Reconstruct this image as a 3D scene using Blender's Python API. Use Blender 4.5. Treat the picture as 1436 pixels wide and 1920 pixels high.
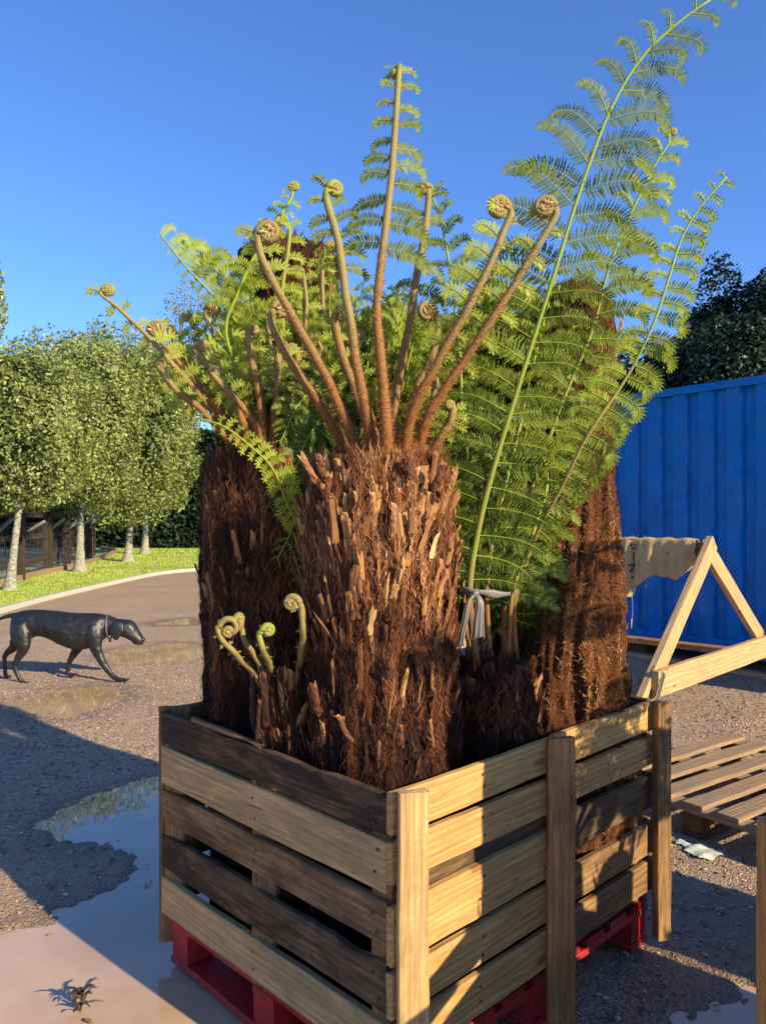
import bpy, math, random
import numpy as np
from mathutils import Vector, Matrix

for o in list(bpy.data.objects): bpy.data.objects.remove(o)
scene = bpy.context.scene
COL = scene.collection
R = math.radians
rng = np.random.default_rng(7)
random.seed(7)

# ------------------------------------------------------------------ camera
FX, CX, HY, CAMZ = 1440.0, 718.0, 972.0, 1.40          # photograph: focal length, centre column, horizon row, eye height
cd = bpy.data.cameras.new('camera'); cam = bpy.data.objects.new('camera', cd); COL.objects.link(cam)
cd.sensor_fit = 'VERTICAL'; cd.sensor_height = 36; cd.lens = 27.0; cd.shift_y = 12/1920
cd.clip_start = .05; cd.clip_end = 2000
cam.location = (0, 0, CAMZ); cam.rotation_euler = (R(90), 0, 0)
scene.camera = cam

# ------------------------------------------------------------------ sky and sun
SUN_EL, SAZ = 24.0, (0.755, -0.656)
w = bpy.data.worlds.new('World'); scene.world = w; w.use_nodes = True
nt = w.node_tree; bg = nt.nodes['Background']
sky = nt.nodes.new('ShaderNodeTexSky'); sky.sky_type = 'NISHITA'; sky.sun_disc = False
sky.sun_elevation = R(SUN_EL); sky.sun_rotation = math.atan2(SAZ[0], SAZ[1])
sky.altitude = 0; sky.air_density = 1.0; sky.dust_density = 0.3; sky.ozone_density = 3.0
tint = nt.nodes.new('ShaderNodeMix'); tint.data_type = 'RGBA'; tint.blend_type = 'MULTIPLY'; tint.inputs[0].default_value = 1; tint.inputs[7].default_value = (.45, .65, .98, 1)
nt.links.new(sky.outputs[0], tint.inputs[6]); nt.links.new(tint.outputs[2], bg.inputs[0]); bg.inputs[1].default_value = 0.15
sl = bpy.data.lights.new('sun', 'SUN'); sl.energy = 5.0; sl.angle = R(.5); sl.color = (1, .86, .57)
so = bpy.data.objects.new('sun', sl); COL.objects.link(so)
sd = Vector((SAZ[0]*math.cos(R(SUN_EL)), SAZ[1]*math.cos(R(SUN_EL)), math.sin(R(SUN_EL))))
so.rotation_euler = sd.to_track_quat('Z', 'Y').to_euler(); so.location = (6, -6, 6)
vs = scene.view_settings; vs.view_transform = 'Standard'; vs.look = 'None'; vs.exposure = 0.75; vs.gamma = 1; vs.use_curve_mapping = False
scene.render.engine = 'CYCLES'

# ------------------------------------------------------------------ helpers
def P(px, py, Y): return np.array([(px-CX)/FX*Y, Y, CAMZ-(py-HY)/FX*Y])
def G(px, py):
    Y = FX*CAMZ/(py-HY); return np.array([(px-CX)/FX*Y, Y])
def nrm(v):
    v = np.asarray(v, float); return v/(np.linalg.norm(v, axis=-1, keepdims=True)+1e-12)
def _h(ix, iy, iz, s):
    n = (ix.astype(np.int64)*374761393+iy.astype(np.int64)*668265263+iz.astype(np.int64)*2147483647+s*1274126177) & 0xffffffff
    n = ((n ^ (n >> 13))*1274126177) & 0xffffffff
    n = n ^ (n >> 16)
    return (n & 0xffff)/65535.0
def vnoise(p, s=0):
    p = np.asarray(p, float); i = np.floor(p).astype(np.int64); f = p-i; f = f*f*(3-2*f)
    r = 0
    for a in (0, 1):
        for b in (0, 1):
            for c in (0, 1):
                wgt = (f[..., 0] if a else 1-f[..., 0])*(f[..., 1] if b else 1-f[..., 1])*(f[..., 2] if c else 1-f[..., 2])
                r = r+wgt*_h(i[..., 0]+a, i[..., 1]+b, i[..., 2]+c, s)
    return r*2-1
def fbm(p, o=3, s=0):
    p = np.asarray(p, float); r = 0; a = 1; t = 0
    for k in range(o): r = r+a*vnoise(p*(2**k), s+k*11); t += a; a *= .5
    return r/t

class MB:
    """collects vertices, faces, a per-vertex tone and per-face material index"""
    def __init__(s): s.v = []; s.f = []; s.t = []; s.m = []; s.n = 0
    def add(s, v, f, tone=0.0, m=0):
        v = np.asarray(v, float).reshape(-1, 3); s.v.append(v)
        t = np.empty(len(v)); t[:] = tone; s.t.append(t)
        f = [np.asarray(f)+s.n] if not isinstance(f, list) else [np.asarray(q)+s.n for q in f]
        for q in f:
            s.f.append(q); s.m.append(np.full(len(q), m))
        s.n += len(v)
    def build(s, name, mats, parent=None, smooth=True, mods=None):
        me = bpy.data.meshes.new(name)
        V = np.concatenate(s.v) if s.v else np.zeros((0, 3))
        loops = np.concatenate([q.ravel() for q in s.f]); sizes = np.concatenate([np.full(len(q), q.shape[1]) for q in s.f])
        starts = np.concatenate([[0], np.cumsum(sizes)[:-1]])
        me.vertices.add(len(V)); me.vertices.foreach_set('co', V.ravel())
        me.loops.add(len(loops)); me.loops.foreach_set('vertex_index', loops.astype(np.int32))
        me.polygons.add(len(sizes)); me.polygons.foreach_set('loop_start', starts.astype(np.int32))
        try: me.polygons.foreach_set('loop_total', sizes.astype(np.int32))
        except Exception: pass
        if not isinstance(mats, (list, tuple)): mats = [mats]
        for m in mats: me.materials.append(m)
        me.polygons.foreach_set('material_index', np.concatenate(s.m).astype(np.int32))
        me.polygons.foreach_set('use_smooth', np.full(len(sizes), smooth))
        at = me.attributes.new('tone', 'FLOAT', 'POINT'); at.data.foreach_set('value', np.concatenate(s.t).astype(np.float32))
        me.update(calc_edges=True); me.validate()
        o = bpy.data.objects.new(name, me); COL.objects.link(o)
        if parent is not None: o.parent = parent
        return o
def tag(o, label=None, cat=None, group=None, kind=None):
    if label: o['label'] = label
    if cat: o['category'] = cat
    if group: o['group'] = group
    if kind: o['kind'] = kind
    return o
def empty(name, label, cat, loc=(0, 0, 0), rz=0, group=None):
    o = bpy.data.objects.new(name, None); COL.objects.link(o); o.location = loc; o.rotation_euler = (0, 0, rz); o.empty_display_size = .1
    return tag(o, label, cat, group)
def keepworld(o, root):
    """child mesh built in world coordinates under a root that stands at its base"""
    o.parent = root; o.matrix_parent_inverse = root.matrix_basis.inverted() if False else Matrix.Translation(-Vector(root.location))
    return o

def ring_faces(n, k, closed=True, off=0):
    """n rings of k verts"""
    i = np.arange(n-1)[:, None]; j = np.arange(k if closed else k-1)[None, :]
    a = i*k+j; b = i*k+(j+1) % k; c = (i+1)*k+(j+1) % k; d = (i+1)*k+j
    return np.stack([a, b, c, d], -1).reshape(-1, 4)+off
def smooth_path(pts, n):
    """Catmull-Rom through pts, n samples evenly spaced"""
    p = np.asarray(pts, float); q = np.vstack([2*p[0]-p[1], p, 2*p[-1]-p[-2]])
    out = []
    for i in range(1, len(q)-2):
        t = np.linspace(0, 1, 24, endpoint=False)[:, None]
        out.append(.5*((2*q[i])+(-q[i-1]+q[i+1])*t+(2*q[i-1]-5*q[i]+4*q[i+1]-q[i+2])*t**2+(-q[i-1]+3*q[i]-3*q[i+1]+q[i+2])*t**3))
    out.append(p[-1:]); c = np.vstack(out)
    s = np.concatenate([[0], np.cumsum(np.linalg.norm(np.diff(c, axis=0), axis=1))])
    u = np.linspace(0, s[-1], n)
    return np.stack([np.interp(u, s, c[:, k]) for k in range(c.shape[1])], 1)
def tube(mb, path, rad, k=8, tone=0.0, m=0, up=(0, -1, 0), flat=1.0, cap=True):
    path = np.asarray(path, float); n = len(path); rad = np.broadcast_to(rad, (n,)); T = nrm(np.gradient(path, axis=0))
    up = np.asarray(up, float); S = nrm(np.cross(T, up)+1e-9); N = np.cross(S, T)
    a = np.linspace(0, 2*np.pi, k, endpoint=False)
    v = path[:, None]+rad[:, None, None]*(np.cos(a)[None, :, None]*S[:, None]+np.sin(a)[None, :, None]*N[:, None]*flat)
    tn = np.broadcast_to(tone, (n,)) if np.ndim(tone) else np.full(n, tone)
    v = v.reshape(-1, 3); tn = np.repeat(tn, k); F = [ring_faces(n, k)]
    if cap:
        v = np.vstack([v, path[:1], path[-1:]]); tn = np.concatenate([tn, tn[:1], tn[-1:]]); c0 = n*k; j = np.arange(k)
        F.append(np.stack([np.full(k, c0), (j+1) % k, j], 1)); F.append(np.stack([np.full(k, c0+1), (n-1)*k+j, (n-1)*k+(j+1) % k], 1))
    mb.add(v, F, tn, m)
def box(mb, c, s, m=0, tone=0, rot=None):
    v = np.array([[x, y, z] for x in (-.5, .5) for y in (-.5, .5) for z in (-.5, .5)])*np.asarray(s)
    if rot is not None: v = v @ np.asarray(rot).T
    f = np.array([[0, 1, 3, 2], [4, 6, 7, 5], [0, 4, 5, 1], [2, 3, 7, 6], [0, 2, 6, 4], [1, 5, 7, 3]])
    mb.add(v+np.asarray(c), f, tone, m)
def lathe_ell(mb, c, r, n=10, k=14, tone=0, m=0, rot=None):
    th = np.linspace(0, np.pi, n); a = np.linspace(0, 2*np.pi, k, endpoint=False)
    v = np.stack([np.sin(th)[:, None]*np.cos(a), np.sin(th)[:, None]*np.sin(a), np.repeat(np.cos(th)[:, None], k, 1)], -1).reshape(-1, 3)*np.asarray(r)
    if rot is not None: v = v @ np.asarray(rot).T
    mb.add(v+np.asarray(c), ring_faces(n, k), tone, m)

# ------------------------------------------------------------------ materials
class N:
    def __init__(s, name):
        s.mat = bpy.data.materials.new(name); s.mat.use_nodes = True; s.t = s.mat.node_tree; s.b = s.t.nodes['Principled BSDF']; s.out = s.t.nodes['Material Output']
    def n(s, ty, **kw):
        q = s.t.nodes.new(ty)
        for k, v in kw.items():
            if k.startswith('i_'): q.inputs[k[2:].replace('_', ' ')].default_value = v
            else: setattr(q, k, v)
        return q
    def l(s, a, b): s.t.links.new(a, b)
    def ramp(s, fac, stops):
        r = s.n('ShaderNodeValToRGB'); e = r.color_ramp.elements
        while len(e) < len(stops): e.new(.5)
        for q, (p, c) in zip(e, stops): q.position = p; q.color = (*c, 1)
        s.l(fac, r.inputs[0]); return r.outputs[0]
    def mix(s, fac, a, b, ty='MIX'):
        q = s.n('ShaderNodeMix', data_type='RGBA', blend_type=ty)
        for v, i in ((fac, 0), (a, 6), (b, 7)):
            if isinstance(v, (int, float)): q.inputs[i].default_value = v
            elif isinstance(v, tuple): q.inputs[i].default_value = (*v, 1)
            else: s.l(v, q.inputs[i])
        return q.outputs[2]
    def math(s, op, a, b=0.0, c=None):
        q = s.n('ShaderNodeMath', operation=op)
        for i, v in enumerate((a, b) if c is None else (a, b, c)):
            if isinstance(v, (int, float)): q.inputs[i].default_value = v
            else: s.l(v, q.inputs[i])
        return q.outputs[0]
    def coord(s, scale=(1, 1, 1), obj=True, rnd=True):
        tc = s.n('ShaderNodeTexCoord'); mp = s.n('ShaderNodeMapping'); mp.inputs['Scale'].default_value = scale
        if obj and rnd:
            oi = s.n('ShaderNodeObjectInfo'); ad = s.n('ShaderNodeVectorMath', operation='MULTIPLY_ADD')
            cb = s.n('ShaderNodeCombineXYZ'); s.l(oi.outputs['Random'], cb.inputs[0]); s.l(oi.outputs['Random'], cb.inputs[1]); s.l(oi.outputs['Random'], cb.inputs[2])
            s.l(cb.outputs[0], ad.inputs[0]); ad.inputs[1].default_value = (31, 17, 23); s.l(tc.outputs['Object'], ad.inputs[2]); s.l(ad.outputs[0], mp.inputs[0])
        elif obj: s.l(tc.outputs['Object'], mp.inputs[0])
        else:
            g = s.n('ShaderNodeNewGeometry'); s.l(g.outputs['Position'], mp.inputs[0])
        return mp.outputs[0]
    def noise(s, vec, scale, detail=4, rough=.55, dist=0.0):
        q = s.n('ShaderNodeTexNoise'); q.inputs['Scale'].default_value = scale; q.inputs['Detail'].default_value = detail
        q.inputs['Roughness'].default_value = rough; q.inputs['Distortion'].default_value = dist
        if vec is not None: s.l(vec, q.inputs['Vector'])
        return q.outputs[0]
    def attr(s, name='tone'):
        q = s.n('ShaderNodeAttribute'); q.attribute_name = name; return q.outputs['Fac']
    def bump(s, h, strength=.4, dist=.01, nin=None):
        q = s.n('ShaderNodeBump'); q.inputs['Strength'].default_value = strength; q.inputs['Distance'].default_value = dist; s.l(h, q.inputs['Height'])
        if nin is not None: s.l(nin, q.inputs['Normal'])
        return q.outputs[0]
    def set(s, color=None, rough=None, normal=None, spec=None, **kw):
        for v, k in ((color, 'Base Color'), (rough, 'Roughness'), (normal, 'Normal'), (spec, 'Specular IOR Level')):
            if v is None: continue
            if isinstance(v, tuple): s.b.inputs[k].default_value = (*v, 1)
            elif isinstance(v, (int, float)): s.b.inputs[k].default_value = v
            else: s.l(v, s.b.inputs[k])
        for k, v in kw.items(): s.b.inputs[k.replace('_', ' ')].default_value = v
        return s.mat

def wood(name, light, dark, stain, stain_amt=.5, rough=.75, grain=1.0, knots=True):
    m = N(name); c = m.coord((1, 1, 1))
    st = m.coord((.55, 9, 9))
    warp = m.noise(m.coord((1.2, 5, 5)), 2.2, 3)
    wv = m.n('ShaderNodeTexWave', wave_type='RINGS', rings_direction='X'); wv.inputs['Scale'].default_value = 5.5*grain; wv.inputs['Distortion'].default_value = 11; wv.inputs['Detail'].default_value = 2; wv.inputs['Detail Scale'].default_value = .9
    m.l(m.coord((.35, 3.4, 3.4)), wv.inputs[0])
    fine = m.noise(m.coord((1.6, 62, 62)), 2.5, 6, .72)
    col = m.mix(m.ramp(wv.outputs[1], [(.35, (0, 0, 0)), (.85, (1, 1, 1)), (1, (.4, .4, .4))]), light, tuple(.40*a+.60*b for a, b in zip(light, dark)))
    col = m.mix(m.ramp(fine, [(.40, (0, 0, 0)), (.72, (.85, .85, .85))]), col, dark)
    saw = m.noise(m.coord((90, 5, 5)), 2.2, 3, .6); col = m.mix(m.ramp(saw, [(.5, (0, 0, 0)), (.8, (.4, .4, .4))]), col, dark)
    if knots:
        vo = m.n('ShaderNodeTexVoronoi'); vo.inputs['Scale'].default_value = 1.0; m.l(m.coord((4.5, 11, 11)), vo.inputs[0])
        kk = m.ramp(vo.outputs[0], [(0, (1, 1, 1)), (.09, (.9, .9, .9)), (.13, (.25, .25, .25)), (.20, (0, 0, 0))])
        col = m.mix(m.math('MULTIPLY', kk, .75), col, tuple(x*.45 for x in dark))
    blot = m.ramp(m.noise(m.coord((1.6, 5, 5)), 2.2, 6, .7, .6), [(.5-.3*stain_amt, (0, 0, 0)), (.72-.2*stain_amt, (1, 1, 1))])
    blot = m.math('MULTIPLY', blot, m.math('MULTIPLY_ADD', fine, .8, .4))
    col = m.mix(m.math('MINIMUM', m.math('MULTIPLY', blot, stain_amt*1.5), 1.0), col, stain)
    crack = m.ramp(m.noise(m.coord((1.0, 34, 34)), 1.6, 2, .5), [(.655, (0, 0, 0)), (.665, (1, 1, 1)), (.675, (1, 1, 1)), (.685, (0, 0, 0))]); col = m.mix(m.math('MULTIPLY', crack, .6), col, tuple(x*.3 for x in dark))
    spots = m.ramp(m.noise(c, 95, 2), [(.67, (0, 0, 0)), (.73, (1, 1, 1))])
    col = m.mix(m.math('MULTIPLY', spots, .5), col, tuple(x*.35 for x in dark))
    h = m.math('ADD', fine, m.math('MULTIPLY', wv.outputs[1], .3))
    return m.set(col, rough, m.bump(h, .7, .004), .12)
M = {}
M['pine'] = wood('pale pine board', (.72, .42, .15), (.35, .165, .05), (.28, .15, .065), .36)
M['pine_worn'] = wood('worn pine board', (.50, .285, .12), (.19, .095, .035), (.11, .064, .036), .6)
M['stained'] = wood('dark stained board', (.30, .19, .09), (.10, .055, .025), (.05, .034, .024), .7)
M['pine_pale'] = wood('pine board lightened for shade', (.80, .52, .215), (.40, .22, .08), (.24, .15, .075), .5)  # paler pine copy: colour raised to offset left-face shade; near post shares it
M['grey_board'] = wood('weathered dark board', (.38, .225, .11), (.085, .048, .026), (.045, .028, .019), .8, .8)
M['brown_board'] = wood('brown weathered board', (.52, .30, .135), (.17, .085, .035), (.08, .048, .026), .7, .8)
M['red_brown'] = wood('reddish brown post', (.72, .34, .13), (.30, .115, .04), (.13, .06, .03), .5)
M['stud'] = wood('orange stud wood', (.42, .22, .09), (.18, .08, .03), (.1, .06, .03), .35)
M['new_timber'] = wood('sawn timber', (.66, .43, .22), (.36, .19, .08), (.38, .20, .09), .3, .65, .7)
M['pallet_top'] = wood('pallet slat wood', (.50, .31, .15), (.19, .10, .045), (.24, .18, .13), .6, .8)
M['pallet_dark'] = wood('pallet block wood', (.24, .12, .05), (.09, .045, .02), (.06, .035, .02), .5)
def red():
    m = N('red pallet paint'); c = m.coord(); n1 = m.noise(c, 9, 6, .7); n2 = m.noise(m.coord((3, 60, 60)), 2, 4)
    col = m.mix(m.ramp(n1, [(.35, (0, 0, 0)), (.7, (1, 1, 1))]), (.50, .010, .014), (.22, .012, .012))
    col = m.mix(m.ramp(m.noise(c, 24, 5, .75), [(.64, (0, 0, 0)), (.70, (1, 1, 1))]), col, (.22, .13, .09))
    col = m.mix(m.ramp(m.noise(c, 6, 5, .8), [(.52, (0, 0, 0)), (.75, (.7, .7, .7))]), col, (.10, .06, .045))
    return m.set(col, .6, m.bump(n2, .6, .003))
M['red'] = red()
def plain(name, col, rough=.6, spec=.5, metal=0.0):
    m = N(name); c = m.coord(); n = m.noise(c, 30, 4)
    return m.set(m.mix(m.math('MULTIPLY', n, .5), col, tuple(x*.55 for x in col)), rough, m.bump(n, .15, .002), spec, Metallic=metal)
M['nail'] = plain('rusty nail head', (.035, .025, .02), .5)
def trunkmat():
    m = N('fibrous root bark'); c = m.coord(obj=False); st = m.coord((1, 1, .22), obj=False)
    n1 = m.noise(st, 60, 6, .7); n2 = m.noise(c, 9, 3); n3 = m.noise(c, 190, 3, .7)
    t = m.attr()
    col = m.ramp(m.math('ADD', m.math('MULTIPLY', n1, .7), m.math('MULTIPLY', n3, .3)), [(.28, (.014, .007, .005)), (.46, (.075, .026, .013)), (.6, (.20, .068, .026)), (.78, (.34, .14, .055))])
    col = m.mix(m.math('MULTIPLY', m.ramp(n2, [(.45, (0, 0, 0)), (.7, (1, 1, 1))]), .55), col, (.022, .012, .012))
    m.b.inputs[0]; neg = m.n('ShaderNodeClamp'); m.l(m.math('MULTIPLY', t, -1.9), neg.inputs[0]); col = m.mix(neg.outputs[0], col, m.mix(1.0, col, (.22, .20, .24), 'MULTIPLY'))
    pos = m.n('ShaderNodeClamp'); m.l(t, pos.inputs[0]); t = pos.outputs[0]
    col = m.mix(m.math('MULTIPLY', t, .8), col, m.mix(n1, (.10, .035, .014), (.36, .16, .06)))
    return m.set(col, .9, m.bump(m.math('ADD', n1, n3), 1.0, .012), .08)
M['bark'] = trunkmat()
def fibremat(name, stops, rough=.8, tr=0):
    m = N(name); t = m.attr(); n = m.noise(m.coord((1, 1, .3), obj=False), 170, 4)
    col = m.ramp(m.math('ADD', m.math('MULTIPLY', t, .8), m.math('MULTIPLY', n, .25)), stops)
    return m.set(col, rough, m.bump(n, .5, .003), .2)
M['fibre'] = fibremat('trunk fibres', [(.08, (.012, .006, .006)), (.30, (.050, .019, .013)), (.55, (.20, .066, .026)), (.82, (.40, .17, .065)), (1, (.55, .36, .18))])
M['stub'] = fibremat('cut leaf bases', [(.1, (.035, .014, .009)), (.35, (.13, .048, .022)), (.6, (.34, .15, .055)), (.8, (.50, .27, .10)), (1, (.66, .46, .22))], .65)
M['hair'] = fibremat('rusty stem hairs', [(.1, (.16, .05, .012)), (.5, (.42, .17, .04)), (.9, (.62, .33, .10)), (1, (.66, .46, .2))])
def stalkmat():
    m = N('frond stalk'); t = m.attr(); c = m.coord(obj=False); n = m.noise(c, 240, 4, .7); n2 = m.noise(c, 14, 3)
    base = m.mix(n, (.10, .032, .009), (.42, .18, .05)); mid = m.mix(n, (.14, .09, .028), (.40, .31, .105)); gr = m.mix(n, (.17, .24, .010), (.34, .42, .035))
    tt = m.math('ADD', t, m.math('MULTIPLY_ADD', n2, .3, -.15))
    col = m.mix(m.ramp(tt, [(.12, (0, 0, 0)), (.42, (1, 1, 1))]), base, mid)
    col = m.mix(m.ramp(tt, [(.62, (0, 0, 0)), (.9, (1, 1, 1))]), col, gr)
    return m.set(col, .55, m.bump(n, .7, .003), .3)
M['stalk'] = stalkmat()
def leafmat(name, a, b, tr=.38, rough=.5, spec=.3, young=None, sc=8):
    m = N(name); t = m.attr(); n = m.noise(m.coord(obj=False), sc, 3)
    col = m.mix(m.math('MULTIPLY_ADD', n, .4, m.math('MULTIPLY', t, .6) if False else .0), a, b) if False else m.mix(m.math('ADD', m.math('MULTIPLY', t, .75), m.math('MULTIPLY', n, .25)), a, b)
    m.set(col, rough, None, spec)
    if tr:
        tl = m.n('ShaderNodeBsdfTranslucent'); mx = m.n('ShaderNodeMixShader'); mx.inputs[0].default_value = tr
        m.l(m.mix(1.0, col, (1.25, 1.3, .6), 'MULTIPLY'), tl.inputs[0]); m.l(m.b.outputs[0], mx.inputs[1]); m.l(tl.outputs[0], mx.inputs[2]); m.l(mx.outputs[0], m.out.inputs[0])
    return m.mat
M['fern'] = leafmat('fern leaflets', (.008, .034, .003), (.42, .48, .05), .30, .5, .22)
M['knot'] = leafmat('furled leaflet knots', (.20, .11, .035), (.52, .42, .17), 0, .7)
# ================================================================== GROUND AND WATER
def poly_sd(p, poly):
    poly = np.asarray(poly, float); d = np.full(len(p), 1e9); ins = np.zeros(len(p), bool)
    for i in range(len(poly)):
        a, b = poly[i], poly[(i+1) % len(poly)]; e = b-a; w_ = p-a
        t = np.clip((w_@e)/(e@e), 0, 1); d = np.minimum(d, np.linalg.norm(w_-t[:, None]*e, axis=1))
        c = ((a[1] > p[:, 1]) != (b[1] > p[:, 1])) & (p[:, 0] < (b[0]-a[0])*(p[:, 1]-a[1])/((b[1]-a[1])+1e-12)+a[0]); ins ^= c
    return np.where(ins, d, -d)
PUD_MAIN = [(-1.18, 4.30), (-1.45, 3.98), (-1.58, 3.55), (-1.44, 3.36), (-1.12, 3.27), (-1.02, 3.20), (-.97, 3.0), (-1.07, 2.83), (-1.17, 2.78), (-1.18, 2.70), (-1.31, 2.61), (-1.6, 2.55), (-2.1, 2.3), (-2.2, 1.0), (-.5, .6), (.45, 1.2), (.35, 2.1), (-.2, 3.0), (-.45, 3.9), (-.8, 4.5)]
PUD_ELL = [(-2.35, 8.05, .55, .62, .2), (-2.40, 5.95, .40, .52, -.1), (-2.75, 10.4, .32, .4, 0), (1.08, 2.05, .33, .26, .3), (.72, 1.75, .42, .4, 0)]
WATER_Z = -.012
def pud_mask(p):
    """signed, in metres: positive inside a puddle"""
    wv = np.stack([p[:, 0], p[:, 1], p[:, 0]*0], 1)
    n = fbm(wv*5.0, 4, 3)*.10+fbm(wv*24, 3, 6)*.055
    s = poly_sd(p, PUD_MAIN)
    for cx, cy, rx, ry, a in PUD_ELL:
        dx, dy = p[:, 0]-cx, p[:, 1]-cy; u = dx*math.cos(a)+dy*math.sin(a); v = -dx*math.sin(a)+dy*math.cos(a)
        s = np.maximum(s, (1-np.sqrt((u/rx)**2+(v/ry)**2))*min(rx, ry))
    return s+n
def gheight(p):
    s = pud_mask(p); q = np.stack([p[:, 0], p[:, 1], p[:, 0]*0+.3], 1)
    k = np.clip(s/.20+.28, 0, 1); k = k*k*(3-2*k)
    z = .0+fbm(q*2.3, 3, 5)*.010+fbm(q*26, 3, 9)*.0075
    near = np.clip((13-np.hypot(p[:, 0], p[:, 1]))/5, 0, 1)
    z = z*near-k*.034*near-.004*near
    return z
def axis(lo, hi, step, far, nfar):
    mid = np.arange(lo, hi+step/2, step)
    g = np.geomspace(step*2, far, nfar)
    return np.concatenate([(lo-g)[::-1], mid, hi+g])
xs = axis(-4.2, 3.6, .021, 400, 34); ys = axis(1.1, 9.2, .021, 700, 34)
X, Y = np.meshgrid(xs, ys); pts = np.stack([X.ravel(), Y.ravel()], 1)
gm = MB(); Z = gheight(pts); gm.add(np.column_stack([pts, Z]), ring_faces(len(ys), len(xs), False), np.clip(np.maximum(pud_mask(pts)*2.2+.55, 1.25-np.hypot((pts[:, 0]-1.0)/.62, (pts[:, 1]-2.45)/.55)+.35*fbm(np.column_stack([pts*3, pts[:, :1]*0]), 3, 12)), 0, 1))
def groundmat():
    m = N('wet gravel and mud'); c = m.coord(obj=False); wet = m.attr()
    vo = m.n('ShaderNodeTexVoronoi'); vo.inputs['Scale'].default_value = 140; m.l(c, vo.inputs[0])
    vo2 = m.n('ShaderNodeTexVoronoi'); vo2.inputs['Scale'].default_value = 62; m.l(c, vo2.inputs[0])
    n = m.noise(c, 1.1, 5); nf = m.noise(c, 60, 4, .7)
    bw = m.n('ShaderNodeRGBToBW'); m.l(vo.outputs[1], bw.inputs[0])
    stone = m.ramp(bw.outputs[0], [(.1, (.12, .072, .046)), (.4, (.35, .215, .13)), (.65, (.55, .36, .225)), (.85, (.85, .65, .44))])
    mud = m.mix(nf, (.225, .143, .085), (.50, .335, .20))
    col = m.mix(m.ramp(m.math('ADD', n, m.math('MULTIPLY', nf, .2)), [(.42, (.15, .15, .15)), (.72, (.8, .8, .8))]), stone, mud)
    w2 = m.ramp(m.math('ADD', wet, m.math('MULTIPLY_ADD', n, .5, -.25)), [(.12, (0, 0, 0)), (.6, (1, 1, 1))])
    col = m.mix(m.math('MULTIPLY', w2, .55), col, m.mix(1.0, col, (.34, .32, .33), 'MULTIPLY'))
    rg = m.math('MULTIPLY_ADD', w2, -.42, .86)
    h = m.math('ADD', m.math('MULTIPLY', vo.outputs[0], -1.0), m.math('MULTIPLY', vo2.outputs[0], -.8))
    h = m.math('ADD', h, nf)
    return m.set(col, rg, m.bump(h, .8, .008), .45)
M['ground'] = groundmat()
tag(gm.build('ground', M['ground']), kind='structure')
def watermat():
    m = N('muddy puddle water'); c = m.coord(obj=False); n = m.noise(c, 1.5, 4, .6, .6); rp = m.noise(c, 7, 2)
    col = m.mix(m.ramp(n, [(.3, (0, 0, 0)), (.7, (1, 1, 1))]), (.40, .245, .14), (.60, .40, .25))
    return m.set(col, .012, m.bump(rp, .03, .01), .5, IOR=1.62)
M['water'] = watermat()
def water_sheet(name, x0, x1, y0, y1, label=None):
    mb = MB(); mb.add([(x0, y0, WATER_Z), (x1, y0, WATER_Z), (x1, y1, WATER_Z), (x0, y1, WATER_Z)], np.array([[0, 1, 2, 3]]))
    return tag(mb.build(name, M['water'], smooth=False), kind='structure')
def water_patch(name, test, x0, x1, y0, y1, st=.05):
    gx = np.arange(x0, x1, st); gy = np.arange(y0, y1, st); A, B = np.meshgrid(gx, gy); c = np.stack([A.ravel()+st/2, B.ravel()+st/2], 1)
    k = (pud_mask(c) > -.17) & test(c); q = c[k]
    v = np.stack([np.stack([q[:, 0]+dx, q[:, 1]+dy, np.full(len(q), WATER_Z)], 1) for dx, dy in ((-st/2, -st/2), (st/2, -st/2), (st/2, st/2), (-st/2, st/2))], 1).reshape(-1, 3)
    # weld by rounding so that the sheet is one surface
    key = np.round(v[:, :2]/(st/2)).astype(np.int64); u, inv = np.unique(key, axis=0, return_inverse=True)
    mb = MB(); mb.add(np.column_stack([u*(st/2), np.full(len(u), WATER_Z)]), inv.reshape(-1, 4)); return tag(mb.build(name, M['water'], smooth=False), kind='structure')
water_patch('puddle', lambda c: (c[:, 1] < 4.75) & (c[:, 0] < .6) & (c[:, 1] > .5), -2.6, .6, .4, 4.8)
water_patch('puddle', lambda c: (c[:, 0] > .55) | (c[:, 1] < 1.4) & (c[:, 0] > .6), .55, 1.9, .9, 2.9)
water_patch('puddle', lambda c: c[:, 0] < 9, -3.1, -1.7, 5.1, 6.8)
water_patch('puddle', lambda c: c[:, 0] < 9, -3.2, -1.5, 7.1, 9.0)
water_patch('puddle', lambda c: c[:, 0] < 9, -3.3, -2.1, 9.6, 11.2)

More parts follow.
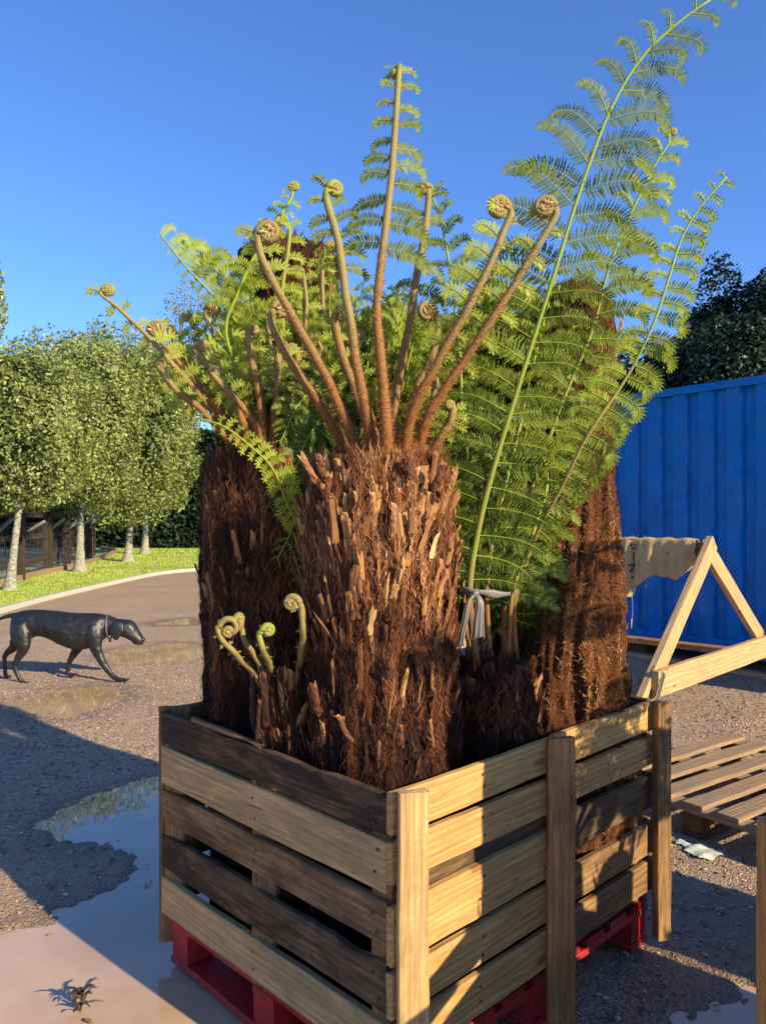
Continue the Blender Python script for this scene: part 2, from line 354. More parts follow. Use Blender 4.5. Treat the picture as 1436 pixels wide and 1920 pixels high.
# loose stones
def pebbles(n, xr, yr, smin, smax, seed, name):
    r = np.random.default_rng(seed); p = np.stack([r.uniform(*xr, n*2), r.uniform(*yr, n*2)], 1)
    wgt = pud_mask(p); keep = (np.abs(p[:, 0]) < .56*p[:, 1]+.25) & (r.uniform(0, 1, 2*n) < np.where(wgt > .08, .02, np.where(wgt > -.02, .5, 1)))
    keep &= fbm(np.column_stack([p*1.7, p[:, :1]*0]), 3, 77) > r.uniform(-.8, .35, 2*n)
    p = p[keep][:n]; n = len(p); s = smin+(smax-smin)*r.uniform(0, 1, n)**3.2
    base = nrm(np.array([[1, 0, 0], [-1, 0, 0], [0, 1, 0], [0, -1, 0], [0, 0, 1], [0, 0, -1], [.7, .7, .4], [-.7, .6, .5], [.6, -.7, .5], [-.7, -.7, .35]], float))
    f = np.array([[4, 0, 6], [4, 6, 2], [6, 0, 2], [4, 2, 7], [4, 7, 1], [7, 2, 1], [4, 1, 9], [4, 9, 3], [9, 1, 3], [4, 3, 8], [4, 8, 0], [8, 3, 0], [5, 2, 0], [5, 1, 2], [5, 3, 1], [5, 0, 3]])
    v = base[None]*r.uniform(.65, 1.15, (n, 10, 1))*s[:, None, None]; v[:, :, 0] *= r.uniform(.8, 1.5, (n, 1)); v[:, :, 2] *= .62
    a = r.uniform(0, 6.28, n); ca, sa = np.cos(a)[:, None], np.sin(a)[:, None]
    x = v[:, :, 0]*ca-v[:, :, 1]*sa; y = v[:, :, 0]*sa+v[:, :, 1]*ca
    z = v[:, :, 2]+gheight(p)[:, None]+s[:, None]*.25
    V = np.stack([x+p[:, :1], y+p[:, 1:], z], -1).reshape(-1, 3)
    mb = MB(); mb.add(V, (f[None]+np.arange(n)[:, None, None]*10).reshape(-1, 3), np.repeat(r.uniform(0, 1, n), 10))
    m = N('loose stones'); t = m.attr(); nn = m.noise(m.coord(obj=False), 120, 3)
    col = m.ramp(m.math('ADD', m.math('MULTIPLY', t, .85), m.math('MULTIPLY', nn, .15)), [(0, (.07, .05, .045)), (.35, (.22, .14, .11)), (.7, (.38, .26, .20)), (.9, (.55, .44, .35)), (1, (.8, .74, .64))])
    m.set(col, .7, None, .4)
    return tag(mb.build(name, m.mat, smooth=False), 'loose stones of brown and grey gravel lying over the yard', 'gravel', kind='stuff')
pebbles(44000, (-3.6, 3.4), (1.6, 7.5), .0022, .0105, 5, 'gravel')

# leaves and bits on the ground
def litter(n, seed):
    r = np.random.default_rng(seed); p = np.stack([r.uniform(-3.2, 3, n), r.uniform(1.8, 9, n)], 1)
    mb = MB()
    for q in p:
        s = r.uniform(.008, .02); a = r.uniform(0, 6.28); z = max(gheight(q[None])[0], WATER_Z)+.006
        c, d = np.array([math.cos(a), math.sin(a), 0])*s, np.array([-math.sin(a), math.cos(a), 0])*s*r.uniform(.15, .5)
        o = np.array([q[0], q[1], z]); u = np.array([0, 0, s*.3])
        mb.add([o-c, o-d+u, o+c, o+d+u*.5], np.array([[0, 1, 2, 3]]), r.uniform())
    m = N('leaf litter'); m.set(m.ramp(m.attr(), [(0, (.12, .07, .03)), (.5, (.32, .2, .06)), (.8, (.5, .38, .1)), (1, (.2, .28, .06))]), .6)
    tag(mb.build('fallen_leaves', m.mat), 'small dry and yellow leaf scraps scattered over the gravel yard', 'leaf litter', kind='stuff')
litter(420, 4)

# weed standing in the near puddle and its leaves
def weed():
    c = G(150, 1890); root = empty('puddle_weed', 'straggly brown weed half drowned in the muddy puddle near the red pallet', 'weed', (c[0], c[1], WATER_Z-.01))
    r = np.random.default_rng(3); st = MB(); lf = MB()
    stem = smooth_path([(0, 0, 0), (.002, .01, .03), (.0, .02, .07)], 10); tube(st, stem, np.linspace(.003, .0015, 10), 6)
    for k in range(26):
        a = r.uniform(0, 6.28); L = r.uniform(.03, .075); z0 = r.uniform(.005, .07); d = np.array([math.cos(a), math.sin(a), r.uniform(.0, .8)]); d = nrm(d)
        p0 = np.array([0, z0*.28, z0]); path = smooth_path([p0, p0+d*L*.5+[0, 0, .006], p0+d*L-[0, 0, .008]], 7); s = nrm(np.cross(d, [0, 0, 1]))
        wd = np.sin(np.linspace(.15, 3.1, 7))*(.0045 if k % 3 else .008)
        lf.add(np.concatenate([path+s*wd[:, None], path-s*wd[:, None]]), np.array([[i, i+1, i+8, i+7] for i in range(6)]), r.uniform())
    m = N('drowned weed'); m.set(m.ramp(m.attr(), [(0, (.03, .02, .015)), (.6, (.12, .07, .035)), (1, (.2, .15, .05))]), .4)
    st.build('stem', m.mat, root); lf.build('foliage', m.mat, root)
weed()
def sheet_litter():
    c = G(1318, 1590); mb = MB(); r = np.random.default_rng(9)
    root_label = 'crumpled strip of dirty white plastic sheeting lying on gravel beside the wooden pallet'
    A = np.append(G(1272, 1580), 0); B = np.append(G(1346, 1612), 0); n = 22; k = 7
    t = np.linspace(0, 1, n); ax = A+(B-A)*t[:, None]; side = nrm(np.cross(B-A, [0, 0, 1]))
    V = []
    for i in range(n):
        wdt = .012+.05*np.clip(t[i]*1.6, 0, 1)*(1-.35*max(0, t[i]-.8)/.2)+.012*vnoise(np.array([[i*.35, 1., 3.]]), 4)[0]
        for j in range(k):
            s = (j/(k-1)-.5)*2; q = ax[i]+side*s*wdt*(1+.2*r.uniform()); h = .010+.008*abs(vnoise(np.array([[i*.25, j*.5, 2.]]), 5)[0])+.002*r.uniform()
            V.append([q[0], q[1], h*(1-.6*abs(s))+gheight(q[None, :2])[0]+.004])
    f = ring_faces(n, k, False); mb.add(V, f)
    m = N('dirty white plastic'); nn = m.noise(m.coord(obj=False), 60, 4); m.set(m.mix(m.ramp(nn, [(.4, (0, 0, 0)), (.7, (1, 1, 1))]), (.78, .79, .62), (.45, .47, .33)), .35)
    tag(mb.build('plastic_scrap', m.mat), root_label, 'plastic scrap')
sheet_litter()

# ================================================================== LAWN, KERB, FENCE, TREES ON THE LEFT
KERB = [G(-260, 1232), G(-120, 1186), G(0, 1149), G(120, 1117), G(250, 1087), G(310, 1076), G(375, 1070), G(430, 1066), G(600, 1062), G(900, 1060)]
kp = smooth_path([np.append(p, 0) for p in KERB], 60)
lm = MB(); nl = 46
inner = kp+nrm(np.cross(np.gradient(kp, axis=0), [0, 0, -1]))*-.0
rows = []
for j, s in enumerate(np.linspace(0, 1, nl)):
    far = np.stack([np.linspace(-60, 40, 60), np.full(60, 75.0), np.zeros(60)], 1); far[:20, 1] = np.linspace(20, 75, 20)
    q = inner*(1-s**2.2)+far*s**2.2; q[:, 2] = .035+fbm(q*.8, 3, 8)*.02; rows.append(q)
lm.add(np.concatenate(rows), ring_faces(nl, 60, False)[:, ::-1])
def grassmat():
    m = N('mown lawn'); c = m.coord(obj=False); n = m.noise(c, 1.3, 5, .65); nf = m.noise(m.coord((1, 1, 1), obj=False), 42, 4, .7)
    col = m.mix(m.ramp(n, [(.3, (0, 0, 0)), (.7, (1, 1, 1))]), (.24, .29, .03), (.48, .48, .09)); col = m.mix(m.math('MULTIPLY', nf, .6), col, (.07, .13, .015))
    return m.set(col, .8, m.bump(nf, 1, .05), .1)
M['lawn'] = grassmat()
tag(lm.build('lawn', M['lawn']), kind='structure')
def lawn_grass(n):
    r = np.random.default_rng(21); n = 80000; y = 1/(1/9.+(1/36.-1/9.)*r.uniform(0, 1, n*3)**.8); x = r.uniform(-.52, -.05, n*3)*y
    q_ = np.stack([x, y], 1); tq = nrm(np.gradient(kp[:, :2], axis=0)); dd_ = ((q_[:, None]-kp[None, :, :2])**2).sum(2); j_ = dd_.argmin(1); rel = q_-kp[j_, :2]; sd_ = tq[j_, 0]*rel[:, 1]-tq[j_, 1]*rel[:, 0]; k = (sd_ > .09); x, y = x[k][:n], y[k][:n]; n = len(x)
    h = r.uniform(.02, .05, n); a = r.uniform(0, 6.28, n); w_ = (.005*y/11)[:, None]
    b = np.stack([x, y, np.full(n, .03)], 1); s = np.stack([np.cos(a), np.sin(a), a*0], 1)*w_; lean = np.stack([r.normal(0, .015, n), r.normal(0, .015, n), h], 1)
    V = np.stack([b-s, b+s, b+lean], 1).reshape(-1, 3); mb = MB(); mb.add(V, np.arange(n*3).reshape(-1, 3), np.repeat(r.uniform(0, 1, n), 3))
    m = N('grass blades'); m.set(m.mix(m.attr(), (.20, .29, .03), (.46, .50, .10)), .6)
    tag(mb.build('grass', m.mat), 'short bright green grass blades of the lawn under the trees', 'grass', kind='stuff')
lawn_grass(60000)
kb = MB(); T = nrm(np.gradient(kp, axis=0)); S = np.cross(T, [0, 0, 1])
prof = [(-.055, -.02), (-.055, .068), (-.045, .078), (.045, .078), (.055, .068), (.055, -.02)]
kb.add(np.concatenate([np.array([kp[i]+S[i]*a+np.array([0, 0, b]) for a, b in prof]) for i in range(60)]), ring_faces(60, 6, False))
M['concrete'] = plain('pale weathered concrete', (.50, .46, .38), .85, .2)
tag(kb.build('kerb', M['concrete'], smooth=False), kind='structure')

def leaves_cloud(mb, c, size, n, leaf, seed, shape='box', shell=.45, hole=-.15, nscale=1.2, up=.3, tone=(0, 1), asp=.5, zcut=None, edge=.35):
    """n leaf faces spread through a crown: more near its surface, clumps and gaps by noise"""
    r = np.random.default_rng(seed); out = 0; c = np.asarray(c, float); size = np.asarray(size, float)
    while out < n:
        k = n*2; d = nrm(r.normal(size=(k, 3)))
        if shape == 'box':
            q = d/np.power((np.abs(d)**4).sum(1), .25)[:, None]
        else: q = d
        rad = 1-np.abs(r.normal(0, shell*.35, k)); q = q*rad[:, None]
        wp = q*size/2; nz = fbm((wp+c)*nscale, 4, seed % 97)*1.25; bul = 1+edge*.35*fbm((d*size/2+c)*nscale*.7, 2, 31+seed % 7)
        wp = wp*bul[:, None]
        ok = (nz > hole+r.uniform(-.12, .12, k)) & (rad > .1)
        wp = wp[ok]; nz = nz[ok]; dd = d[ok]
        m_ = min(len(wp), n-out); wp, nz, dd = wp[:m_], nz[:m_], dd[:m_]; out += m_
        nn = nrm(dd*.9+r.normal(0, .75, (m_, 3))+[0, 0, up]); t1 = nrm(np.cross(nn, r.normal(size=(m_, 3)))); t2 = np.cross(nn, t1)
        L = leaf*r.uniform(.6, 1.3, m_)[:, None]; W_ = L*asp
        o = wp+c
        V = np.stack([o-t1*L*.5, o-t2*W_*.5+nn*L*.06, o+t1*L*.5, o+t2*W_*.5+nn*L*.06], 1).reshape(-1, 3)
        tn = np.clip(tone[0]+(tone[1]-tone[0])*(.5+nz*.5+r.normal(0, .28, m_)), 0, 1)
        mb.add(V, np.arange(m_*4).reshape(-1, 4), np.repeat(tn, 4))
def twigs(mb, base, tips, r0, seed, k=6):
    r = np.random.default_rng(seed)
    for tp in tips:
        b = np.asarray(base)+r.normal(0, .02, 3); t_ = np.asarray(tp); mid = b*.45+t_*.55+r.normal(0, .1, 3)*np.linalg.norm(t_-b)*.4
        mid[2] = max(mid[2], b[2]); pth = smooth_path([b, mid, t_], 10); tube(mb, pth, np.linspace(r0*.5, r0*.08, 10), k, cap=False)
def barkmat(name, pale, dark, sc=1.0):
    m = N(name); c = m.coord((1, 1, 2.6), obj=False); n = m.noise(c, 9*sc, 6, .75); n2 = m.noise(c, 3*sc, 3)
    col = m.mix(m.ramp(n, [(.40, (0, 0, 0)), (.56, (1, 1, 1))]), dark, pale); col = m.mix(m.math('MULTIPLY', n2, .5), col, tuple(x*.6 for x in pale))
    return m.set(col, .85, m.bump(n, .8, .02), .15)
M['lichen'] = barkmat('lichen covered bark', (.46, .43, .33), (.09, .08, .055), 1.6)
M['brownbark'] = barkmat('brown bark', (.24, .16, .09), (.07, .045, .03))
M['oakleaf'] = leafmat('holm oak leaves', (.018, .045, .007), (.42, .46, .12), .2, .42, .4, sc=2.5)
M['shadeleaf'] = leafmat('evergreen leaves darkened for shade', (.008, .016, .009), (.035, .055, .028), .08, .45, .35)  # shade from neighbouring trees painted in as a darker leaf colour
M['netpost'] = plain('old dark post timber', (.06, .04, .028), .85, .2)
M['hedgeleaf'] = leafmat('hedge leaves darkened for shade', (.006, .013, .006), (.028, .05, .018), .05, .6, .2)  # the hedge's shade is put into its leaf colour
M['olive'] = leafmat('yellow green leaves', (.07, .09, .02), (.34, .33, .10), .25, .5, .4)
def tree(label, base, trunk_top, rad, crown_c, crown_size, n, leaf, seed, leafm, barkm, cat='tree', group=None, shape='box', name='tree', hole=-.2, shell=.5, ntips=16, twist=.0, nscale=1.1, edge=.35, extra=None, core=None):
    root = empty(name, label, cat, base, 0, group); b = np.array(base, float)
    tm = MB(); tt = np.array(trunk_top)-b; pth = smooth_path([(0, 0, -.05), tt*.33+[twist, 0, 0], tt*.7+[-twist*.5, 0, 0], tt], 22)
    rr = rad*(1.28*np.exp(-np.linspace(0, 9, 22))+1-.32*np.linspace(0, 1, 22)); rr = rr*(1+.05*np.sin(np.arange(22)*1.7))
    tube(tm, pth, rr, 14)
    cc = np.array(crown_c)-b; cs = np.array(crown_size); r = np.random.default_rng(seed+5)
    tips = [cc+nrm(r.normal(size=3))*cs*.5*r.uniform(.55, .9) for _ in range(ntips)]
    twigs(tm, tt-[0, 0, .1], tips, rad*.8, seed)
    tm.build('trunk', barkm, root)
    lb = MB(); leaves_cloud(lb, cc, cs, n, leaf, seed, shape, shell, hole, nscale, edge=edge)
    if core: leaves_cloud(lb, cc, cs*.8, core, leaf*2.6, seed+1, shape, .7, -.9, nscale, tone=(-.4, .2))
    if extra:
        for ec, es, en, el in extra: leaves_cloud(lb, np.array(ec)-b, es, en, el, seed+9, 'ell', 1.2, -.3, 2.2)
    lb.build('crown', leafm, root); return root
def gb(px, Y, z=.03): return ((px-CX)/FX*Y, Y, z)
def lawn_oak(label, px, Y, topx, crown, seed, rad, n, leaf, extra=None, ntips=14):
    x0, x1, y0, y1, dep = crown                     # crown outline in the photograph, its distance
    a, b_ = P(x0, y0, dep), P(x1, y1, dep); c = (a+b_)/2; s = np.abs(b_-a); sy = max(s[0]*.95, 2.2)
    tz = b_[2]+.5; tp = P(topx, 950, Y); tp = (tp[0], Y, tz)
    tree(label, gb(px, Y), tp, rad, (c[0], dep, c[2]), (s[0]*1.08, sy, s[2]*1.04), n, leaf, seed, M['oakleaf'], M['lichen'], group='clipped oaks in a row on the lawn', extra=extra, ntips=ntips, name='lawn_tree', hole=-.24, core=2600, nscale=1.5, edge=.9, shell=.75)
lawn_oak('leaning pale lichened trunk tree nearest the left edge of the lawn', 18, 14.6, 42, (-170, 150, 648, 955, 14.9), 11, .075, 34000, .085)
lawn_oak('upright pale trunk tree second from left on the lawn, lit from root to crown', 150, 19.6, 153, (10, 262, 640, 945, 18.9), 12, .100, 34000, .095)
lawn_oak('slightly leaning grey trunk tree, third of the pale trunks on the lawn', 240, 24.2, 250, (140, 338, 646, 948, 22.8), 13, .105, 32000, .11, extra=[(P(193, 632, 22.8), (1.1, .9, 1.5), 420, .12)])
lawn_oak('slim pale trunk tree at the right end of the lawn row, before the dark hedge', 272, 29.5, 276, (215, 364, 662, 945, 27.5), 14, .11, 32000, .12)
tree('airy half bare tree with yellowing leaves rising beyond the lawn trees', gb(352, 40), (P(352, 800, 40)[0], 40, 6), .2, P(356, 640, 40), (4.4, 3.2, 6.4), 3200, .16, 31, M['olive'], M['brownbark'], shape='ell', ntips=34, hole=-.05, shell=1.3, name='airy_tree')
tree('dark leafy branch end reaching in at the left edge above the lawn trees', gb(-120, 12.5), (-7.1, 12.5, 3.2), .12, P(-62, 560, 12.5), (1.45, 1.3, 1.9), 5200, .085, 33, M['oakleaf'], M['brownbark'], shape='ell', hole=-.1, shell=1.0, name='leafy_tree', edge=.8)
# dark hedge behind lawn and yard
def hedge(label, x0, x1, Y, h, depth, n, leaf, seed, group=None):
    root = empty('hedge', label, 'hedge', ((x0+x1)/2, Y, 0)); r = np.random.default_rng(seed); mb = MB()
    W_ = x1-x0
    q = np.stack([r.uniform(-W_/2, W_/2, n), r.uniform(-depth/2, depth/2, n)*.6-depth*.2, r.uniform(0, 1, n)*h], 1)
    top = h*(1+.10*fbm(np.column_stack([q[:, 0]*.35, q[:, 0]*0, q[:, 0]*0]), 3, seed)); q[:, 2] = np.minimum(q[:, 2]*1.12, top*r.uniform(.96, 1.02, n))
    q[:, 1] += .25*fbm(q*1.1, 3, seed+1)
    nn = nrm(r.normal(size=(n, 3))+[0, -.6, .3]); t1 = nrm(np.cross(nn, r.normal(size=(n, 3)))); t2 = np.cross(nn, t1); L = leaf*r.uniform(.6, 1.3, n)[:, None]
    V = np.stack([q-t1*L*.5, q-t2*L*.3, q+t1*L*.5, q+t2*L*.3], 1).reshape(-1, 3); mb.add(V, np.arange(4*n).reshape(-1, 4), np.repeat(np.clip(.4+fbm(q*.9, 2, 4)+r.normal(0, .25, n), 0, 1), 4))
    mb.build('foliage', M['hedgeleaf'], root)
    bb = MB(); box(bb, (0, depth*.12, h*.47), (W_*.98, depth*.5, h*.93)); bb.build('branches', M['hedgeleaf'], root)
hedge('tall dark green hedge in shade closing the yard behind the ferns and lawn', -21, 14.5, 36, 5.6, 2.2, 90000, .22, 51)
# fence on the left
def lawn_fence():
    root = empty('timber_fence', 'dark brown post and rail fence with wire netting behind the lawn trees', 'fence', (-9, 20, 0))
    L0 = np.array(root.location); rows = [(-60, 13.8), (38, 16.8), (91, 19.2), (126, 21.6), (167, 26.2), (174, 27.6)]
    ptop = []
    for px, Y in rows:
        x = (px-CX)/FX*Y; z = 1.62
        mb = MB(); box(mb, (x-L0[0], Y-L0[1], z/2), (.17, .17, z), rot=None); mb.build('post', M['netpost'], root, False); ptop.append((x, Y))
    for zz, hh in ((1.50, .16), (.98, .12), (.42, .13)):
        mb = MB()
        for (xa, ya), (xb, yb) in zip(ptop, ptop[1:]):
            a, b = np.array([xa, ya-.11, zz])-L0, np.array([xb, yb-.11, zz])-L0; d = nrm(b-a); c = (a+b)/2; rot = np.stack([d, [-d[1], d[0], 0], [0, 0, 1]], 1)
            box(mb, c, (np.linalg.norm(b-a), .04, hh), rot=rot)
        mb.build('rail', M['netpost'], root, False)
    for i, ((xa, ya), (xb, yb)) in enumerate(zip(ptop[:-1], ptop[1:])):
        mb = MB(); a, b = np.array([xa, ya+.1, 0])-L0, np.array([xb, yb+.1, 0])-L0
        for t in np.linspace(0, 1, 22): q = a+(b-a)*t; tube(mb, [q, q+[0, 0, 1.3]], .004, 3, cap=False)
        for z in np.linspace(.1, 1.3, 13): tube(mb, [a+[0, 0, z], b+[0, 0, z]], .004, 3, cap=False)
        mb.build('wire_netting', M['nail'], root, False)
    # pale sloping brackets on the posts
    for px, py, px2, py2, Y in ((0, 994, 24, 972, 16), (54, 995, 84, 978, 18), (98, 990, 121, 973, 19.6), (131, 989, 146, 977, 21.6), (160, 981, 186, 964, 25.5), (168, 984, 194, 966, 26.5)):
        mb = MB(); a, b = P(px, py, Y)-L0, P(px2, py2, Y+.8)-L0; tube(mb, [a, b], .045, 4); mb.build('bracket', M['zinc'], root, False)
M['zinc'] = plain('pale zinc', (.55, .56, .56), .35, .5, .6)
lawn_fence()
# timber edging and pale slab strip along the fence
em = MB(); ep = smooth_path([(*gb(-260, 11.5)[:2], 0), (*gb(0, 15.6)[:2], 0), (*gb(70, 18.1)[:2], 0), (*gb(140, 21.2)[:2], 0), (*gb(195, 26)[:2], 0), (*gb(215, 31)[:2], 0), (*gb(190, 34)[:2], 0)], 40); T = nrm(np.gradient(ep, axis=0)); S = np.cross(T, [0, 0, 1])
pr = [(-.06, -.02), (-.06, .17), (.06, .17), (.06, -.02)]
em.add(np.concatenate([np.array([ep[i]+S[i]*a+np.array([0, 0, b]) for a, b in pr]) for i in range(40)]), ring_faces(40, 4, False)); tag(em.build('timber_edging', M['pallet_top'], smooth=False), 'brown timber edging board between the lawn and the fence', 'edging')
pv = MB(); left = ep+S*-.0; out = ep+nrm(np.array([-1, .25, 0]))*14
pv.add(np.concatenate([np.column_stack([left[:, :2], np.full(40, .05)]), np.column_stack([out[:, :2], np.full(40, .05)])]), ring_faces(2, 40, False))
m = N('wet tarmac road'); nn = m.noise(m.coord(obj=False), 1.2, 5); m.set(m.mix(nn, (.10, .105, .12), (.3, .29, .3)), .35, m.bump(m.noise(m.coord(obj=False), 9, 4), .3, .02)); tag(pv.build('road', m.mat, smooth=False), kind='structure')

# ================================================================== CONTAINER AND TREES ON THE RIGHT
def container():
    O = np.array([2.671, 7.93]); D = nrm(np.array([.61, -.79])); Nn = np.array([D[1], -D[0]])      # Nn points to the camera side
    if Nn[0] > 0: Nn = -Nn
    s0, L, H0, H1 = -.62, 6.06, .11, 2.70
    root = empty('shipping_container', 'bright blue corrugated steel shipping container behind the sacking rack', 'container', (*(O+D*(s0+L/2)-Nn*1.22), 0)); L0 = np.array(root.location)
    def W3(s, d, z): q = O+D*s+Nn*d; return np.array([q[0], q[1], z])-L0
    m = N('blue container paint'); c = m.coord(obj=False); n = m.noise(m.coord((1, 1, .5), obj=False), 5, 5, .7); n2 = m.noise(c, 1.3, 3)
    col = m.mix(m.ramp(n, [(.35, (0, 0, 0)), (.75, (1, 1, 1))]), (.0003, .17, .50), (.001, .12, .36)); col = m.mix(m.ramp(m.noise(m.coord((3, 3, 26), obj=False), 3.2, 4, .75), [(.60, (0, 0, 0)), (.68, (.6, .6, .6))]), col, (.002, .035, .16)); col = m.mix(m.ramp(m.noise(c, 40, 4, .8), [(.72, (0, 0, 0)), (.77, (1, 1, 1))]), col, (.16, .10, .08))
    m.set(col, m.math('MULTIPLY_ADD', n, .16, .12), m.bump(n2, .8, .09), .16); blue = m.mat
    # one corrugated side
    per = .278; prof = [(0, 0), (.130, .0), (.165, -.052), (.243, -.052)]
    ss, dd = [], []; s = s0+.12
    while s < s0+L-.12:
        for a, b in prof: ss.append(s+a); dd.append(b)
        s += per
    zs = np.linspace(H0+.15, H1-.06, 9); r = np.random.default_rng(8)
    def side(dsign, off):
        mb = MB(); V = []
        for z in zs:
            for a, b in zip(ss, dd): V.append(W3(a, off+dsign*b+.004*vnoise(np.array([[a*2.3, z*2.1, 0.]]), 3)[0], z))
        mb.add(np.array(V), ring_faces(len(zs), len(ss), False)); return mb
    side(1, -.02).build('corrugated_wall', blue, root, False); side(-1, -2.42).build('corrugated_wall', blue, root, False)
    def bar(a, b, c_, d, e, f_, name):
        mb = MB(); v = np.array([W3(x, y, z) for x in (a, b) for y in (c_, d) for z in (e, f_)]); fc = np.array([[0, 1, 3, 2], [4, 6, 7, 5], [0, 4, 5, 1], [2, 3, 7, 6], [0, 2, 6, 4], [1, 5, 7, 3]]); mb.add(v, fc); return mb.build(name, blue, root, False)
    for d0 in (0, -2.38): bar(s0+.15, s0+L-.15, d0-.06, d0, H1-.075, H1, 'top_rail'); bar(s0+.15, s0+L-.15, d0-.06, d0, H0, H0+.15, 'bottom_rail')
    for sa in (s0, s0+L-.15):
        for d0 in (0, -2.29): bar(sa, sa+.15, d0-.15, d0+.004, H0, H1+.006, 'corner_post')
    bar(s0+.05, s0+L-.05, -2.36, -.08, H1-.03, H1-.012, 'roof')
    for sa in (s0+.03, s0+L-.07): bar(sa, sa+.04, -2.29, -.15, H0, H1-.02, 'end_wall')
    for sa in (s0+.3, s0+L-.6):
        mb = MB(); v = np.array([W3(x, y, z) for x in (sa, sa+.3) for y in (-2.3, -.1) for z in (-.02, H0)]); mb.add(v, np.array([[0, 1, 3, 2], [4, 6, 7, 5], [0, 4, 5, 1], [2, 3, 7, 6], [0, 2, 6, 4], [1, 5, 7, 3]])); mb.build('sleeper', M['pallet_dark'], root, False)
    # thin timber strip lying on the gravel in front
    mb = MB(); v = np.array([W3(x, y, z)+L0 for x in (-.55, 3.3) for y in (.16, .24) for z in (.0, .035)]); mb.add(v, np.array([[0, 1, 3, 2], [4, 6, 7, 5], [0, 4, 5, 1], [2, 3, 7, 6], [0, 2, 6, 4], [1, 5, 7, 3]]))
    tag(mb.build('timber_batten', M['new_timber'], smooth=False), 'long thin timber batten lying along the foot of the blue container', 'batten')
container()
def bush(label, px, py_top, Y, wpx, seed, n, leaf, name='evergreen_tree', zb=.3, edge=.6, group='dark evergreens behind the container'):
    top = P(px, py_top, Y); hgt = top[2]-zb; w_ = wpx/FX*Y
    tree(label, (top[0], Y, 0), (top[0], Y, hgt*.4), .14, (top[0], Y, zb+hgt*.5), (w_, w_*.8, hgt), n, leaf, seed, M['shadeleaf'], M['brownbark'], shape='ell', hole=-.28, shell=.9, name=name, edge=edge, group=group, core=2500, ntips=26)
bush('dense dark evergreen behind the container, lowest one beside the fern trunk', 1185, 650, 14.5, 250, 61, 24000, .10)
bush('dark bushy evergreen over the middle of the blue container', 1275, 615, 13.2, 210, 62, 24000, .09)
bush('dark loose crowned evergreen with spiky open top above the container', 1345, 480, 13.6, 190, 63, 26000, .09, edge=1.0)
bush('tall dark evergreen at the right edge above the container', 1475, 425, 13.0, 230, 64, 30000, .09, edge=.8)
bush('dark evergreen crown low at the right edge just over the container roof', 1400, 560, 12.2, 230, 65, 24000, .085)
# ================================================================== TIMBER THINGS
def plank_mb(L, T, W, seed=0, wav=.0015, nails=(), chip=0.0, bev=.0025, warp=0.0):
    """board with x along its length from 0 to L, y thickness 0..T (y=0 is the outer face), z width 0..W"""
    r = np.random.default_rng(seed); n = max(8, int(L/.03)); x = np.linspace(0, L, n); c = bev
    zlo = wav*fbm(np.stack([x*5, x*0+seed, x*0], 1), 3, seed)*2; zhi = W+wav*fbm(np.stack([x*5, x*0+seed+9, x*0], 1), 3, seed+5)*2
    y0 = warp*fbm(np.stack([x*1.3, x*0+seed+3, x*0], 1), 2, seed+2)
    if chip:
        zhi = zhi-chip*np.clip(fbm(np.stack([x*9, x*0+seed, x*0+4], 1), 3, seed+8)-.12, 0, 1)*1.5
    rings = []
    for i in range(n):
        a, b, y = zlo[i], zhi[i], y0[i]
        rings.append([(x[i], y+c, a), (x[i], y+T-c, a), (x[i], y+T, a+c), (x[i], y+T, b-c), (x[i], y+T-c, b), (x[i], y+c, b), (x[i], y, b-c), (x[i], y, a+c)])
    v = np.array(rings); v[0, :, 0] += r.uniform(0, .003, 8); v[-1, :, 0] -= r.uniform(0, .003, 8)
    mb = MB(); mb.add(v.reshape(-1, 3), [ring_faces(n, 8)[:, ::-1], np.array([[0, 1, 2, 3, 4, 5, 6, 7]]), np.array([[7, 6, 5, 4, 3, 2, 1, 0]])+(n-1)*8])
    for nx, nz in nails:
        a = np.linspace(0, 2*np.pi, 9)[:-1]; q = np.column_stack([nx+.0042*np.cos(a), np.full(8, -.0008), nz+.0042*np.sin(a)]); q2 = q*1; q2[:, 1] = .004
        mb.add(np.vstack([q, q2]), [np.array([[0, 1, 2, 3, 4, 5, 6, 7]]), ring_faces(2, 8)], 0, 1)
    return mb
def place(o, org, ex, ey, ez, root):
    m = Matrix.Identity(4)
    for i in range(3): m[i][0], m[i][1], m[i][2] = ex[i], ey[i], ez[i]
    for i in range(3): m[i][3] = org[i]-(root.location[i] if root else 0)
    o.parent = root; o.matrix_local = m; return o
def plank(name, org, ex, ey, ez, L, T, W, mat, root, seed=0, label=None, **kw):
    o = plank_mb(L, T, W, seed, **kw).build(name, [mat, M['nail']], None, False); place(o, org, ex, ey, ez, root)
    if label: o['label'] = label
    return o
C0 = np.array([.02, 1.684]); U = np.array([-.697, .717]); V_ = np.array([.7175, .6966]); U = U/np.linalg.norm(U); V_ = V_/np.linalg.norm(V_)
def cr(u, v, z): q = C0+U*u+V_*v; return np.array([q[0], q[1], z])
U3, V3, Z3 = np.append(U, 0), np.append(V_, 0), np.array([0, 0, 1.])
def nl(L, W, seed, xs_=(.03, .05, .5, .52)):
    r = np.random.default_rng(seed); out = []
    for x in (.035, .5*L, L-.035):
        for z in (.28*W, .72*W):
            out.append((x+r.uniform(-.012, .012), z+r.uniform(-.01, .01)))
    return out
